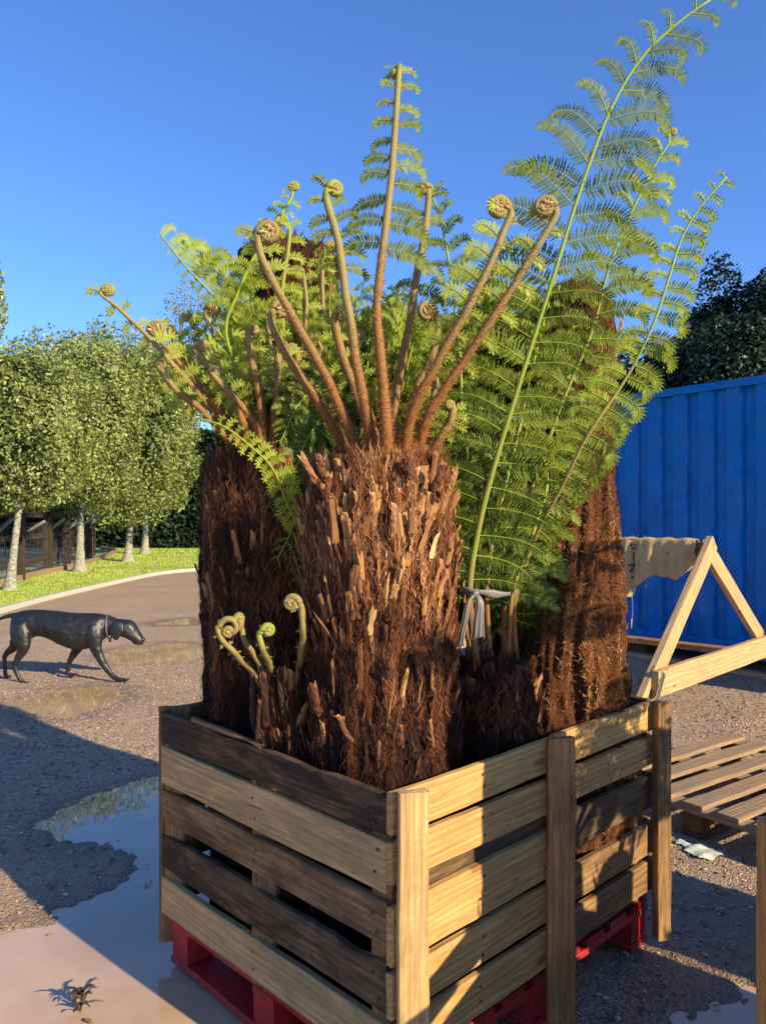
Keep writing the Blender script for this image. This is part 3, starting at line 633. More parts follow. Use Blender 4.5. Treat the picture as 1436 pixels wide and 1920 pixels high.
def crate():
    root = empty('wooden_crate', 'big slatted pallet wood crate holding the tree fern trunks, standing on a red pallet', 'crate', cr(.51, .61, .144)); q = .144
    K = [('grey_board', .694, .790, .007), ('pine_pale', .565, .684, .0), ('brown_board', .45, .548, .0), ('grey_board', .300, .408, .012), ('pine_pale', .160, .272, .0)]
    # left face: boards run along U, outer face at v=0
    for i, (mt, a, b, chip) in enumerate(K):
        plank('slat', cr(.02, 0, a), U3, V3, Z3, 1.01, .021, b-a, M[mt], root, 10+i, chip=chip, wav=.003 if chip else .0015, nails=nl(1.01, b-a, i), warp=.003)
    # right face: boards along V, outer face at u=0
    K = [('pine', .700, .792), ('pine', .588, .682), ('pine', .412, .540), ('pine', .292, .392), ('pine', .170, .272)]
    for i, (mt, a, b) in enumerate(K):
        plank('slat', cr(0, .0, a+.002), V3, U3, Z3, .632, .020, b-a, M[mt], root, 30+i, nails=nl(.632, b-a, 40+i), warp=.002, wav=.002)
    K = [('pine', .704, .796), ('pine', .590, .684), ('stained', .452, .563), ('pine_worn', .302, .402), ('pine_worn', .180, .280)]
    for i, (mt, a, b) in enumerate(K):
        plank('slat', cr(0, .634, a+.002), V3, U3, Z3, .586, .020, b-a, M[mt], root, 130+i, nails=nl(.586, b-a, 140+i), warp=.002, wav=.002)
    plank('slat', cr(.0215, .03, .495), V3, U3, Z3, .62, .018, .078, M['stained'], root, 77, label='grey strip of board set back behind the face')
    # far faces
    for i, (a, b) in enumerate([(.70, .795), (.575, .68), (.45, .55), (.30, .40), (.17, .27)]):
        plank('slat', cr(1.031, .02, a), V3, U3, Z3, 1.20, .019, b-a, M['pine_worn' if i % 2 else 'brown_board'], root, 50+i)
        plank('slat', cr(.025, 1.222, a+.003), U3, V3, Z3, 1.005, .019, b-a, M['grey_board' if i % 2 == 0 else 'pine_worn'], root, 60+i)
    # outside uprights of the right face
    plank('post', cr(-.026, -.004, .012), Z3, U3, V3, .792, .025, .070, M['pine_pale'], root, 71, label='pale post at the near corner with black edged side', chip=.004)
    plank('post', cr(-.021, .575, .01), Z3, U3, V3, .795, .020, .080, M['red_brown'], root, 72, label='reddish brown middle post', chip=.004)
    plank('post', cr(-.036, 1.172, .035), Z3, U3, V3, .770, .035, .050, M['pine_worn'], root, 73, chip=.003)
    # upright on the far left corner, inner studs
    plank('post', cr(1.0505, .002, .05), Z3, U3, V3, .750, .022, .10, M['stud'], root, 74)
    for (u, v, du, dv, mt) in ((.024, .022, .055, .03, 'stud'), (.93, .022, .09, .05, 'stud'), (.46, .022, .085, .022, 'pine_worn'), (.93, 1.15, .09, .06, 'stud'), (.022, 1.13, .04, .085, 'stud')):
        plank('stud', cr(u, v, .145), Z3, V3, U3, .62, dv, du, M[mt], root, int(u*100+v*7))
    # splinter along the top of the dark board and crumbs
    plank('splinter', cr(.50, .004, .7885), U3, V3, Z3, .36, .017, .010, M['stud'], root, 90, wav=.006, chip=.01)
crate()
def pallet(name, label, org, eu, ev, Lu, Lv, top, mat, blockmat, seed, ntop=7, wtop=.098, h=.144, closed=False):
    """org: corner; slats run along ev, spaced along eu"""
    root = empty(name, label, 'pallet', tuple(org)); org = np.array(org, float); z = np.array([0, 0, 1.]); t = .021
    gap = (Lu-ntop*wtop)/(ntop-1)
    for i in range(ntop):
        plank('top_slat', org+eu*(i*(wtop+gap))+z*(h-t), ev, z, eu, Lv, t, wtop, mat, root, seed+i, wav=.002, chip=.003, warp=.002)
    for j in range(3):
        y = j*(Lv-.1)/2
        plank('cross_board', org+ev*y+z*(h-2*t-.001), eu, z, ev, Lu, t, .1, mat, root, seed+20+j)
        for i in range(3): plank('block', org+ev*(y+.003)+eu*(i*(Lu-.1)/2+.003)+z*.0225, eu, z, ev, .094, h-3*t-.003, .094, blockmat, root, seed+30+i+3*j)
    for i in range(3): plank('bottom_board', org+eu*(i*(Lu-.1)/2)+z*.0, ev, z, eu, Lv, t, .1, blockmat, root, seed+50+i)
    return root
pallet('red_pallet', 'red painted pallet on the wet ground, under the big slatted crate', cr(.022, .022, 0), V3, U3, 1.19, .99, 0, M['red'], M['red'], 200, ntop=9)
E1 = nrm(np.array([.82, .572, 0])); E2 = np.array([-E1[1], E1[0], 0])
pallet('wooden_pallet', 'bare weathered timber pallet with open slats lying on the gravel right of the crate', np.array([1.383, 3.346, 0])-E2*.165*3-0*E1, E2, E1, 1.075, 1.19, 0, M['pallet_top'], M['pallet_dark'], 300)

def second_crate():
    x0, x1, y0, y1 = .75, 1.95, .50, 1.549
    root = empty('wooden_crate', 'second slatted crate at the right border, only its pale corner post in view', 'crate', ((x0+x1)/2, (y0+y1)/2, 0)); X3, Y3 = np.array([1., 0, 0]), np.array([0, 1., 0])
    plank('post', (x0-.0, y1, .0), Z3, -Y3, X3, .800, .07, .10, M['pine'], root, 400)
    plank('post', (x1-.1, y1, .0), Z3, -Y3, X3, .800, .07, .10, M['pine'], root, 401)
    plank('post', (x0-.0, y0+.07, .0), Z3, -Y3, X3, .800, .07, .10, M['pine'], root, 402)
    plank('post', (x1-.1, y0+.07, .0), Z3, -Y3, X3, .800, .07, .10, M['pine'], root, 403)
    for i, z in enumerate((.15, .28, .41, .54, .68)):
        for y in (y1-.093, y0+.073): plank('slat', (x0+.002, y, z), X3, Y3, Z3, x1-x0-.004, .02, .1, M['pine_worn'], root, 410+i)
        for x in (x0+.102, x1-.122): plank('slat', (x, y0+.1, z), Y3, X3, Z3, y1-y0-.2, .02, .1, M['pine_worn'], root, 420+i)
    plank('floor_board', (x0+.13, y0+.1, .10), X3, Z3, Y3, x1-x0-.26, .02, y1-y0-.2, M['pine_worn'], root, 431)
    for j in (0, 1, 2): plank('bearer', (x0+.13, y0+.12+j*.36, 0), X3, Z3, Y3, x1-x0-.26, .10, .08, M['pallet_dark'], root, 432+j)
second_crate()

# sacking rack: two triangular trestles, a ridge pole and rails
AD = nrm(np.array([.70, .714, 0])); AR = np.array([-AD[1], AD[0], 0])
A0 = np.array([1.60, 4.65, 0])
def abox(mb, a, b, w_, t, up, off=0.0):
    """timber of section w_ x t from a to b; w_ lies along up, t along AR"""
    a, b = np.array(a, float), np.array(b, float); d = nrm(b-a); tt = np.array(up, float); ww = nrm(np.cross(tt, d)); 
    L = np.linalg.norm(b-a); rot = np.stack([d, tt, ww], 1); box(mb, (a+b)/2+tt*off, (L, t, w_), rot=rot)
def rack():
    root = empty('sacking_rack', 'timber rack of two triangular trestles and a ridge pole in front of the blue container', 'rack', (*A0[:2], 0)); L0 = np.array(root.location)
    def timber(name, a, b, w_, t, up, mat=None, label=None):
        a, b = np.array(a, float), np.array(b, float); d = nrm(b-a); tt = nrm(np.array(up, float)); ww = np.cross(d, tt)
        o = plank_mb(np.linalg.norm(b-a), t, w_, int(abs(a[0]*991+b[2]*77+a[2]*13)) % 999, nails=[(.05, .04), (.06, w_-.04), (np.linalg.norm(b-a)-.06, .05)], bev=.003).build(name, [mat or M['new_timber'], M['nail']], None, False)
        place(o, a-ww*w_/2-tt*t/2, d, tt, ww, root)
        if label: o['label'] = label
    for k, rr in enumerate((0, 1.95)):
        B = A0+AR*rr; ap = B+AD*.985+[0, 0, 1.235]
        timber('leg', B+AD*-.40+[0, 0, .0], ap, .122, .045, AR)
        timber('leg', B+AD*2.72+[0, 0, .0]+AR*.05, ap+AR*.05-[0, 0, .03], .122, .045, AR)
        timber('tie', B+AD*.0+[0, 0, .402]-AR*.047, B+AD*2.25+[0, 0, .402]-AR*.047, .160, .042, AR)
    ap = A0+AD*.985+[0, 0, 1.185]
    timber('ridge_pole', ap+AR*.03, ap+AR*1.95, .095, .05, AD, M['pine_worn'])
    timber('rail', A0+AD*1.36+[0, 0, .43]+AR*-.02, A0+AD*1.36+[0, 0, .43]+AR*2.0, .11, .04, (0, 0, 1), M['red_brown'])
    mb = MB(); a = A0+AD*-.03+[0, 0, .335]-AR*.0475; 
    timber('bracket', a-[0, 0, .02]-AR*.024, a+AD*.10+[0, 0, .13]-AR*.024, .05, .004, AR, M['zinc_dark'], 'dull metal nail plate')
M['zinc_dark'] = plain('dull nail plate', (.13, .14, .10), .45, .5, .5)
rack()
def burlap():
    # sacking folded over the ridge pole: front fall faces the camera side (-AD ... ) hanging to an uneven hem
    ap = A0+AD*.985+[0, 0, 1.246]; n, k = 90, 60
    def drop(s):       # length of the front fall along the pole, s metres from the trestle
        return float(np.interp(s, [.10, .13, .18, .24, .32, .39, .47, .535, .605, .68, .8, 1.0, 1.3], [.15, .22, .27, .295, .29, .275, .315, .38, .47, .555, .60, .56, .5]))
    S = np.linspace(.10, 1.28, n); V = []; r = np.random.default_rng(4)
    for i, s in enumerate(S):
        dF = drop(s)*(1+.045*vnoise(np.array([[s*38, 1., 1.]]), 7)[0]); dB = dF*.82
        for j in range(k):
            t = j/(k-1)*2-1                        # -1 back hem .. 0 ridge .. 1 front hem
            d = (dF if t > 0 else dB)*abs(t)
            fold = .016*math.sin(s*34+math.sin(s*9)*2)*min(1, d*5)+.010*math.sin(s*71+2)*min(1, d*7)+.010*vnoise(np.array([[s*11+d*5, d*7-s*6, t > 0]]), 2)[0]*min(1, d*8)
            side = (.036+.012*min(1, d*4)+fold) if t > 0 else -(.036+.008+fold)
            e = min(1, d/.045); q = ap+AR*s-AD*side*math.sin(e*math.pi/2)
            q = q+np.array([0, 0, .008*math.cos(e*math.pi/2)*1-max(0, d-.02)+.005*math.sin(s*44)*(1-e)])
            if i == 0: q = q+AR*.006*math.sin(d*80)
            V.append(q)
    mb = MB(); mb.add(np.array(V), ring_faces(n, k, False)); V = np.array(V)
    th = 14
    m = N('hessian sacking'); c = m.coord(obj=False); a = m.noise(m.coord((260, 260, 30), obj=False), 1, 2); b = m.noise(m.coord((40, 40, 300), obj=False), 1, 2); n3 = m.noise(c, 14, 4)
    w3 = m.math('ADD', a, b); col = m.mix(m.math('MULTIPLY', w3, .5), (.46, .28, .12), (.84, .56, .26)); col = m.mix(m.math('MULTIPLY', n3, .4), col, (.30, .18, .08))
    m.set(col, .95, m.bump(w3, .8, .004), .03)
    o = mb.build('hessian_sack', m.mat); md = o.modifiers.new('thickness', 'SOLIDIFY'); md.thickness = .004
    tag(o, 'brown hessian sack with black printed letters hung over the rack pole', 'sack')
    # printed letters, following the front fall
    grid = V.reshape(n, k, 3)[:, k//2:, :]
    def on(s, d):
        i = np.clip((s-S[0])/(S[-1]-S[0])*(n-1), 0, n-1.001); dr = drop(s); j = np.clip(d/dr*(k-k//2-1), 0, k-k//2-1.001)
        i0, j0 = int(i), int(j); fi, fj = i-i0, j-j0
        return grid[i0, j0]*(1-fi)*(1-fj)+grid[i0+1, j0]*fi*(1-fj)+grid[i0, j0+1]*(1-fi)*fj+grid[i0+1, j0+1]*fi*fj
    ink = N('black printing ink'); ink.set((.012, .012, .016), .8)
    def word(txt, s0, d0, ang, size):
        cu = bpy.data.curves.new('lettering', 'FONT'); cu.body = txt; cu.size = size; cu.space_character = 1.08
        ob = bpy.data.objects.new('tmp', cu); COL.objects.link(ob); bpy.context.view_layer.update()
        me = bpy.data.meshes.new_from_object(ob.evaluated_get(bpy.context.evaluated_depsgraph_get())); bpy.data.objects.remove(ob)
        for v in me.vertices:
            x, y = v.co.x, v.co.y; ds = x*math.cos(ang)-y*math.sin(ang); dd = -(x*math.sin(ang)+y*math.cos(ang))
            q = on(s0-ds, max(.01, d0+dd))-AD*.0045; v.co = Vector(q)
        me.materials.clear(); me.materials.append(ink.mat); l_ = bpy.data.objects.new('lettering', me); COL.objects.link(l_); l_.parent = o
    word('HDONY', .665, .015, -1.30, .085); word('NEUCU', .60, .012, -1.38, .080); word('C', .535, .02, -1.4, .085); word('S', .74, .10, -1.1, .08); word('(USU)', .72, .17, -1.2, .08)
    # loose threads
    tb = MB()
    for s, L, hang in ((.575, .24, 1), (.44, .07, 1)):
        a = on(s, drop(s)); tube(tb, smooth_path([a, a+[.003, 0, -L*.5], a+[-.006, 0, -L]], 8), .0012, 4); tube(tb, [a+[-.004, 0, -L*.72], a+[-.006, 0, -L]], .0035, 5)
    r = np.random.default_rng(5)
    for q in range(160):
        s = r.uniform(.12, 1.2); a = on(s, r.choice([0.004, drop(s)])); tube(tb, [a, a+r.normal(0, .009, 3)+[0, 0, .006]], .0006, 3, cap=False)
    th_ = tb.build('thread', plain('jute thread', (.6, .5, .33), .9)); th_.parent = o
burlap()

# ================================================================== THE DOG
def dog():
    k = .000972*1.0; Yd = 6.66
    def D(cx, cy, dy=0.0): return np.array([(cx*.2089-718)*Yd/1440, Yd+dy, CAMZ-(1100+cy*.2089-972)*Yd/1440])
    S_ = .2089*Yd/1440
    mb = MB()
    def loft(secs, kk=20, pw=2.2):
        """secs: (cx, cy_top, cy_bottom, halfwidth m, dy)"""
        V = []; a = np.linspace(0, 2*np.pi, kk, endpoint=False); n = 26
        s = smooth_path([(c[0], c[1], c[2], c[3]*1000, (c[4] if len(c) > 4 else 0)*1000) for c in secs], n)
        for cx, t, b, hw, dy in s:
            p = D(cx, (t+b)/2, dy/1000); hh = (b-t)/2*S_; ca, sa = np.cos(a), np.sin(a)
            V.append(np.stack([p[0]+0*a, p[1]+np.sign(ca)*np.abs(ca)**(2/pw)*hw/1000, p[2]+np.sign(sa)*np.abs(sa)**(2/pw)*hh], 1))
        V = np.concatenate(V); c0, c1 = V[:kk].mean(0), V[-kk:].mean(0); j = np.arange(kk)
        mb.add(np.vstack([V, c0, c1]), [ring_faces(n, kk), np.stack([np.full(kk, n*kk), (j+1) % kk, j], 1), np.stack([np.full(kk, n*kk+1), (n-1)*kk+j, (n-1)*kk+(j+1) % kk], 1)])
    def limb(pts, flat=.8, kk=14):
        """pts: (cx, cy, half thickness in photo crop px, dy)"""
        s = smooth_path([(*D(a, b, dy), r*S_) for a, b, r, dy in pts], 34); tube(mb, s[:, :3], s[:, 3], kk, up=(0, -1, 0), flat=flat)
    # trunk of the body
    loft([(118, 270, 400, .045), (150, 232, 470, .085), (230, 210, 500, .105), (330, 205, 445, .10), (440, 210, 465, .112), (560, 222, 525, .128), (680, 234, 562, .138), (780, 236, 560, .135), (860, 236, 530, .12), (930, 248, 478, .095), (985, 262, 440, .072), (1040, 278, 432, .062)])
    # head and muzzle, head lowered
    loft([(1010, 290, 425, .05), (1060, 288, 440, .072), (1120, 292, 455, .080), (1180, 302, 485, .076), (1215, 330, 506, .060), (1240, 372, 520, .046), (1265, 415, 524, .040), (1288, 455, 512, .030)])
    # hind leg near the camera
    limb([(215, 330, 92, -.05), (225, 420, 92, -.07), (250, 500, 70, -.085), (245, 560, 48, -.085), (205, 630, 33, -.085), (178, 700, 27, -.08), (196, 760, 21, -.085), (232, 820, 21, -.09), (262, 846, 20, -.09), (300, 850, 17, -.09)])
    # far hind leg
    limb([(200, 360, 80, .05), (150, 470, 62, .06), (85, 560, 42, .075), (30, 605, 30, .08), (6, 640, 24, .08), (4, 700, 20, .08), (10, 780, 20, .08), (14, 818, 21, .08), (36, 826, 16, .08)])
    # fore leg on the near side, reaching forward
    limb([(860, 350, 85, -.06), (880, 440, 80, -.08), (895, 530, 55, -.085), (925, 610, 40, -.08), (962, 680, 33, -.08), (1005, 740, 27, -.08), (1052, 790, 24, -.085), (1098, 814, 22, -.09), (1160, 816, 17, -.09)])
    # other fore leg, upright under the chest
    limb([(720, 470, 80, .05), (680, 550, 52, .06), (640, 610, 38, .07), (600, 680, 26, .075), (582, 740, 23, .075), (584, 790, 23, .075), (606, 806, 20, .07), (640, 803, 15, .07)])
    # toes
    for cx, cy, dy in ((306, 853, -.09), (1172, 819, -.09), (650, 806, .07), (44, 829, .08)):
        for t in (-.018, 0, .018): lathe_ell(mb, D(cx, cy-2, dy+t), (.020, .011, .013), 8, 10)
    # tail
    limb([(170, 262, 34, 0), (120, 258, 24, 0), (60, 268, 19, 0), (0, 290, 15, .01), (-60, 322, 11, .01), (-120, 345, 6, .01)], 1.0)
    # brow, lips, nose
    for dy in (-.034, .034): lathe_ell(mb, D(1192, 362, dy), (.026, .022, .020), 8, 10)
    lathe_ell(mb, D(1240, 500, 0), (.05, .042, .018), 8, 12)
    # back of thigh feather
    limb([(140, 470, 34, -.03), (128, 540, 26, -.03), (120, 585, 8, -.03)], .5)
    zmin = min(v[:, 2].min() for v in mb.v)
    for v in mb.v: v[:, 2] = v[:, 2]-zmin+.0 if False else v[:, 2]
    m = N('glossy black coat'); c = m.coord(obj=False); n = m.noise(m.coord((1, 1, 1), obj=False), 22, 4); nf = m.noise(m.coord((8, 8, 14), obj=False), 3, 3)
    m.set(m.mix(n, (.004, .004, .0045), (.013, .012, .0115)), m.math('MULTIPLY_ADD', nf, .18, .40), m.bump(m.noise(m.coord(obj=False), 7.5, 2), .6, .05), .65)
    coat = m.mat
    o = mb.build('dog', coat); root = o
    md = o.modifiers.new('join', 'REMESH'); md.mode = 'VOXEL'; md.voxel_size = .0065; md.use_smooth_shade = True
    md = o.modifiers.new('soften', 'SMOOTH'); md.factor = .6; md.iterations = 7
    tag(o, 'black short haired dog with a collar walking right with lowered head', 'dog')
    # ears
    for sgn in (-1, 1):
        e = MB(); V = []
        for i, t in enumerate(np.linspace(0, 1, 12)):
            cx = 1092-38*t+14*t*t; cy = 306+160*t; wd = (34+30*math.sin(min(1, t*1.15)*math.pi)*.9)*(1-.55*max(0, t-.75)/.25)
            for s in np.linspace(-1, 1, 7): V.append(D(cx+s*wd, cy+6*s, sgn*(.068+.017*math.sin(t*2.6)+.006*(1-s*s))))
        e.add(np.array(V), ring_faces(12, 7, False)); q = e.build('ear', coat, o); md = q.modifiers.new('t', 'SOLIDIFY'); md.thickness = .008; md.offset = 0; md2 = q.modifiers.new('s', 'SUBSURF'); md2.levels = md2.render_levels = 1
        ey = MB(); lathe_ell(ey, D(1207, 378, sgn*.046), (.011, .008, .011), 10, 12); ey.build('eye', plain('dark eye', (.02, .012, .008), .08, .8), o)
    ns = MB(); lathe_ell(ns, D(1288, 474, 0), (.018, .024, .019), 10, 12); 
    ns.build('nose', plain('wet nose', (.02, .02, .022), .25, .6), o)
    cb = MB(); V = []; a = np.linspace(0, 2*np.pi, 30, endpoint=False)
    for off in (-8, 8):
        p0, p1 = D(976+off, 258, 0), D(992+off, 462, 0); c_ = (p0+p1)/2; h = np.linalg.norm(p1-p0)/2; d = nrm(p1-p0)
        V.append(c_+np.cos(a)[:, None]*d*h*1.03+np.sin(a)[:, None]*np.array([0, .082, 0]))
    cb.add(np.concatenate(V), ring_faces(2, 30)); cc = cb.build('collar', plain('grey collar webbing', (.13, .115, .105), .5), o); md = cc.modifiers.new('t', 'SOLIDIFY'); md.thickness = .005; md.offset = 1
    tg = MB(); q = D(998, 482, -.02); lathe_ell(tg, q, (.012, .003, .014), 8, 12); tube(tg, [D(994, 462, -.01), q], .003, 5); tg.build('collar_tag', plain('dark metal tag', (.1, .1, .1), .3, .5, .8), cc)
dog()
# ================================================================== TREE FERNS
def make_trunk(root, path, seed, nf, nstub=0, ftone=(.2, .6), fdir=.5, flen=(.012, .05), rough=1.0, sz=(.5, 1.0), stone=.55, name='trunk', stub_len=(.04, .12), top_open=True, fw=(.0008, .0024)):
    """path rows (x, y, z, r) in world coordinates; fibres and cut leaf bases cover the surface"""
    r = np.random.default_rng(seed); L0 = np.array(root.location); nz, k = 150, 150
    s = smooth_path(path, nz); c, rad = s[:, :3], s[:, 3]
    a = np.linspace(0, 2*np.pi, k, endpoint=False); ca, sa = np.cos(a), np.sin(a)
    def surf(i, ang):
        """position and outward normal for fractional ring i, angle"""
        ci = np.stack([np.interp(i, np.arange(nz), c[:, q]) for q in range(3)], 1); ri = np.interp(i, np.arange(nz), rad)
        n_ = np.stack([np.cos(ang), np.sin(ang), 0*ang], 1); z = ci[:, 2]
        q1 = np.stack([np.cos(ang)*2.2, np.sin(ang)*2.2, z*3.2+seed], 1); q2 = np.stack([np.cos(ang)*8, np.sin(ang)*8, z*3.5+seed], 1); q3 = np.stack([np.cos(ang)*21, np.sin(ang)*21, z*17+seed], 1)
        f = 1+rough*(.055*fbm(q1, 2, seed)+.10*fbm(q2, 3, seed+1)+.065*fbm(q3, 3, seed+2))
        return ci+n_*(ri*f)[:, None], n_, f
    I, A = np.meshgrid(np.arange(nz), a, indexing='ij'); p, n_, f = surf(I.ravel().astype(float), A.ravel())
    mb = MB(); F = [ring_faces(nz, k)]
    top = c[-1]-[0, 0, .02]; p2 = np.vstack([p, top]); j = np.arange(k); F.append(np.stack([np.full(k, nz*k), (nz-1)*k+j, (nz-1)*k+(j+1) % k], 1))
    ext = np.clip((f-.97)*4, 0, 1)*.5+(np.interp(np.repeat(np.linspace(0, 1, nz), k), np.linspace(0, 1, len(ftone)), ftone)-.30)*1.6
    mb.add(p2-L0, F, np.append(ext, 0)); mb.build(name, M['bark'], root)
    # fibres
    fb = MB(); i = r.uniform(0, nz-1, nf); ang = r.uniform(0, 2*np.pi, nf); p, n_, f = surf(i, ang); tz = i/(nz-1)
    tang = np.stack([-np.sin(ang), np.cos(ang), 0*ang], 1)
    dr = r.normal(0, fdir, nf)[:, None]*tang+np.array([0, 0, 1.])*np.sign(r.uniform(-.4, 1, nf))[:, None]+n_*r.uniform(-.05, .55, nf)[:, None]*(.5+fdir); dr = nrm(dr)
    L = (flen[0]+(flen[1]-flen[0])*r.uniform(0, 1, nf)**2)[:, None]; w_ = r.uniform(fw[0], fw[1], nf)[:, None]; sd = nrm(np.cross(dr, n_)+1e-6)
    bow = n_*(L*r.uniform(-.12, .22, nf)[:, None])+tang*(L*r.normal(0, .12, nf)[:, None])
    p = p-n_*.003
    rows = [p-sd*w_, p+sd*w_, p+dr*L*.5+bow-sd*w_*.9, p+dr*L*.5+bow+sd*w_*.9, p+dr*L, p+dr*L+sd*w_*.25]
    V = np.stack(rows, 1).reshape(-1, 3)-L0; b6 = (np.arange(nf)*6)[:, None]
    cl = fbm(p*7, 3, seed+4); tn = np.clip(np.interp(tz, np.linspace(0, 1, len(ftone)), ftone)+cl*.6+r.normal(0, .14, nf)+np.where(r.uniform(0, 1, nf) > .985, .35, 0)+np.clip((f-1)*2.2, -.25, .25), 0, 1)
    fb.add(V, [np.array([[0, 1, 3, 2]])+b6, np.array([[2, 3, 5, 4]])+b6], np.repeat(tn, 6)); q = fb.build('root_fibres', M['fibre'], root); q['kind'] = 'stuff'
    if nstub:
        sb = MB(); i = (sz[0]+(sz[1]-sz[0])*r.uniform(0, 1, nstub)**.8)*(nz-1); ang = r.uniform(0, 2*np.pi, nstub); p, n_, f = surf(i, ang)
        tang = np.stack([-np.sin(ang), np.cos(ang), 0*ang], 1); L = r.uniform(*stub_len, nstub)*np.where(r.uniform(0, 1, nstub) > .75, 1.35, 1)*np.where(i/nz > .88, .55, 1); W_ = (.0022+.0085*r.uniform(0, 1, nstub)**1.8)*np.clip(.9+(i/nz-.6)*2.2, .9, 1.7); T_ = W_*r.uniform(.35, .7, nstub)
        p = p-n_*.0045-np.array([0, 0, .010]); lean = r.uniform(-.04, .15, nstub)*(.4+.9*(i/nz)); yaw = r.normal(0, .13, nstub); dr = nrm(np.array([0, 0, 1.])+n_*lean[:, None]+tang*yaw[:, None])
        twist = r.normal(0, .45, nstub)[:, None]; wd = nrm(tang*np.cos(twist)+n_*np.sin(twist)); td = nrm(np.cross(wd, dr)); prof = np.array([(-1, -.5), (-.55, .75), (.55, .75), (1, -.5), (.35, .0), (-.35, .0)])
        V = []; nr = 5
        for q in range(nr):
            t = q/(nr-1); wv = 1.15-.35*t+.1*math.sin(q*2.1); cc = p+dr*(L*t)[:, None]+n_*(L*.16*t*t)[:, None]
            for a_, b_ in prof:
                e = r.normal(0, .10, nstub)*L*(1 if q == nr-1 else .12)
                V.append(cc+wd*(W_*a_*wv)[:, None]+td*(T_*b_*wv)[:, None]+dr*e[:, None])
        V = np.stack(V, 1).reshape(-1, 3)-L0; kk = 6; off = (np.arange(nstub)*nr*kk)[:, None, None]
        F1 = (ring_faces(nr, kk)[None]+off).reshape(-1, 4); capf = ((nr-1)*kk+np.arange(6))[None]+(np.arange(nstub)*nr*kk)[:, None]
        tn = np.clip(r.normal(stone, .2, nstub)+(i/nz-.72)*1.0, 0, 1); sb.add(V, [F1, capf], np.repeat(tn, nr*kk)); q = sb.build('leaf_bases', M['stub'], root, False); q['kind'] = 'stuff'
    return surf

def rotv(v, axis, th):
    """rotate v (3) about axis (3) by array of angles"""
    th = np.asarray(th)[:, None]; return v*np.cos(th)+np.cross(axis, v)*np.sin(th)+axis*(axis@v)*(1-np.cos(th))
def pinna(mb, p0, d0, Nn, L, droop, curl, tone, r, width=.16, nmax=26, lobes=False, rach=.0011, m_leaf=0, m_stem=1, spacing=None, plumey=0.0, thick=False):
    n = 18; s = np.linspace(0, 1, n); th = droop*s**1.3+curl*np.clip((s-.38)/.62, 0, 1)**1.6*3.7
    dirs = rotv(d0, Nn, th); step = L/(n-1); sc = 1-.30*min(1, curl)*np.clip((s-.5)*2, 0, 1)
    path = p0+np.vstack([[0, 0, 0], np.cumsum(dirs[:-1]*step*sc[:-1, None], axis=0)])
    out = Nn*(.10*L*np.sin(s*2.2)*r.normal(0, .6))[:, None]; path = path+out
    rach = rach*(1+(.9*min(1, curl) if thick else 0)); tube(mb, path[::2], np.linspace(rach, rach*.35, len(path[::2])), 5, tone=.92-(.3*min(1, curl) if thick else 0), m=m_stem, cap=False, up=Nn)
    sp = spacing or max(.0062, L/(nmax*1.2)); mcount = max(4, int(L*.94/sp)); sp = L*.94/mcount
    u = np.linspace(.05, .985, mcount); pos = np.stack([np.interp(u, s, path[:, q]) for q in range(3)], 1); di = nrm(np.stack([np.interp(u, s, dirs[:, q]) for q in range(3)], 1))
    prof = np.interp(u, [0, .12, .35, .7, .9, 1], [.55, .85, 1, .72, .42, .16]); ll = L*width*1.02*prof
    for sg in (1, -1):
        b = nrm(np.cross(Nn, di))*sg; fwd = np.interp(u, [0, 1], [.25, .75])[:, None]; dd = nrm(b+di*fwd+r.normal(0, .07, (mcount, 3)))
        tw = (-Nn*r.uniform(.10, .42, mcount)[:, None]+Nn*plumey*.5); l_ = (ll*r.uniform(.85, 1.1, mcount)*(1-.35*min(1, curl)*u))[:, None]; hw = np.minimum(sp*.47, l_[:, 0]*.26)[:, None]
        side = nrm(np.cross(dd, Nn)); mid = pos+dd*l_*.5+tw*l_*.10; tip = pos+dd*l_+tw*l_*(.55+.4*min(1, curl)); tn = np.clip(tone+r.normal(0, .10, mcount)+.25*curl*u, 0, 1)
        if lobes:
            K = []; q = 7
            for i in range(q):
                t = (i+.3)/q; c_ = pos+dd*l_*t+tw*l_*.5*t*t; wv = hw*np.interp(t, [0, .25, .6, 1], [.75, 1.05, .8, .2])*(1 if i % 2 == 0 else .55); K += [c_-side*wv+dd*l_*(.03 if i % 2 == 0 else 0), c_+side*wv+dd*l_*(.03 if i % 2 == 0 else 0)]
            K.append(tip); nk = len(K); V = np.stack(K, 1).reshape(-1, 3); o = (np.arange(mcount)*nk)[:, None]
            fq = np.concatenate([np.array([[2*i, 2*i+1, 2*i+3, 2*i+2]])+o for i in range(q-1)]); mb.add(V, [fq, np.array([[2*q-2, 2*q-1, 2*q]])+o], np.repeat(tn, nk), m_leaf)
        else:
            V = np.stack([pos-side*hw*.7, pos+side*hw*.7, mid-side*hw, mid+side*hw, tip], 1).reshape(-1, 3); o = (np.arange(mcount)*5)[:, None]
            mb.add(V, [np.array([[0, 1, 3, 2]])+o, np.array([[2, 3, 4]])+o], np.repeat(tn, 5), m_leaf)

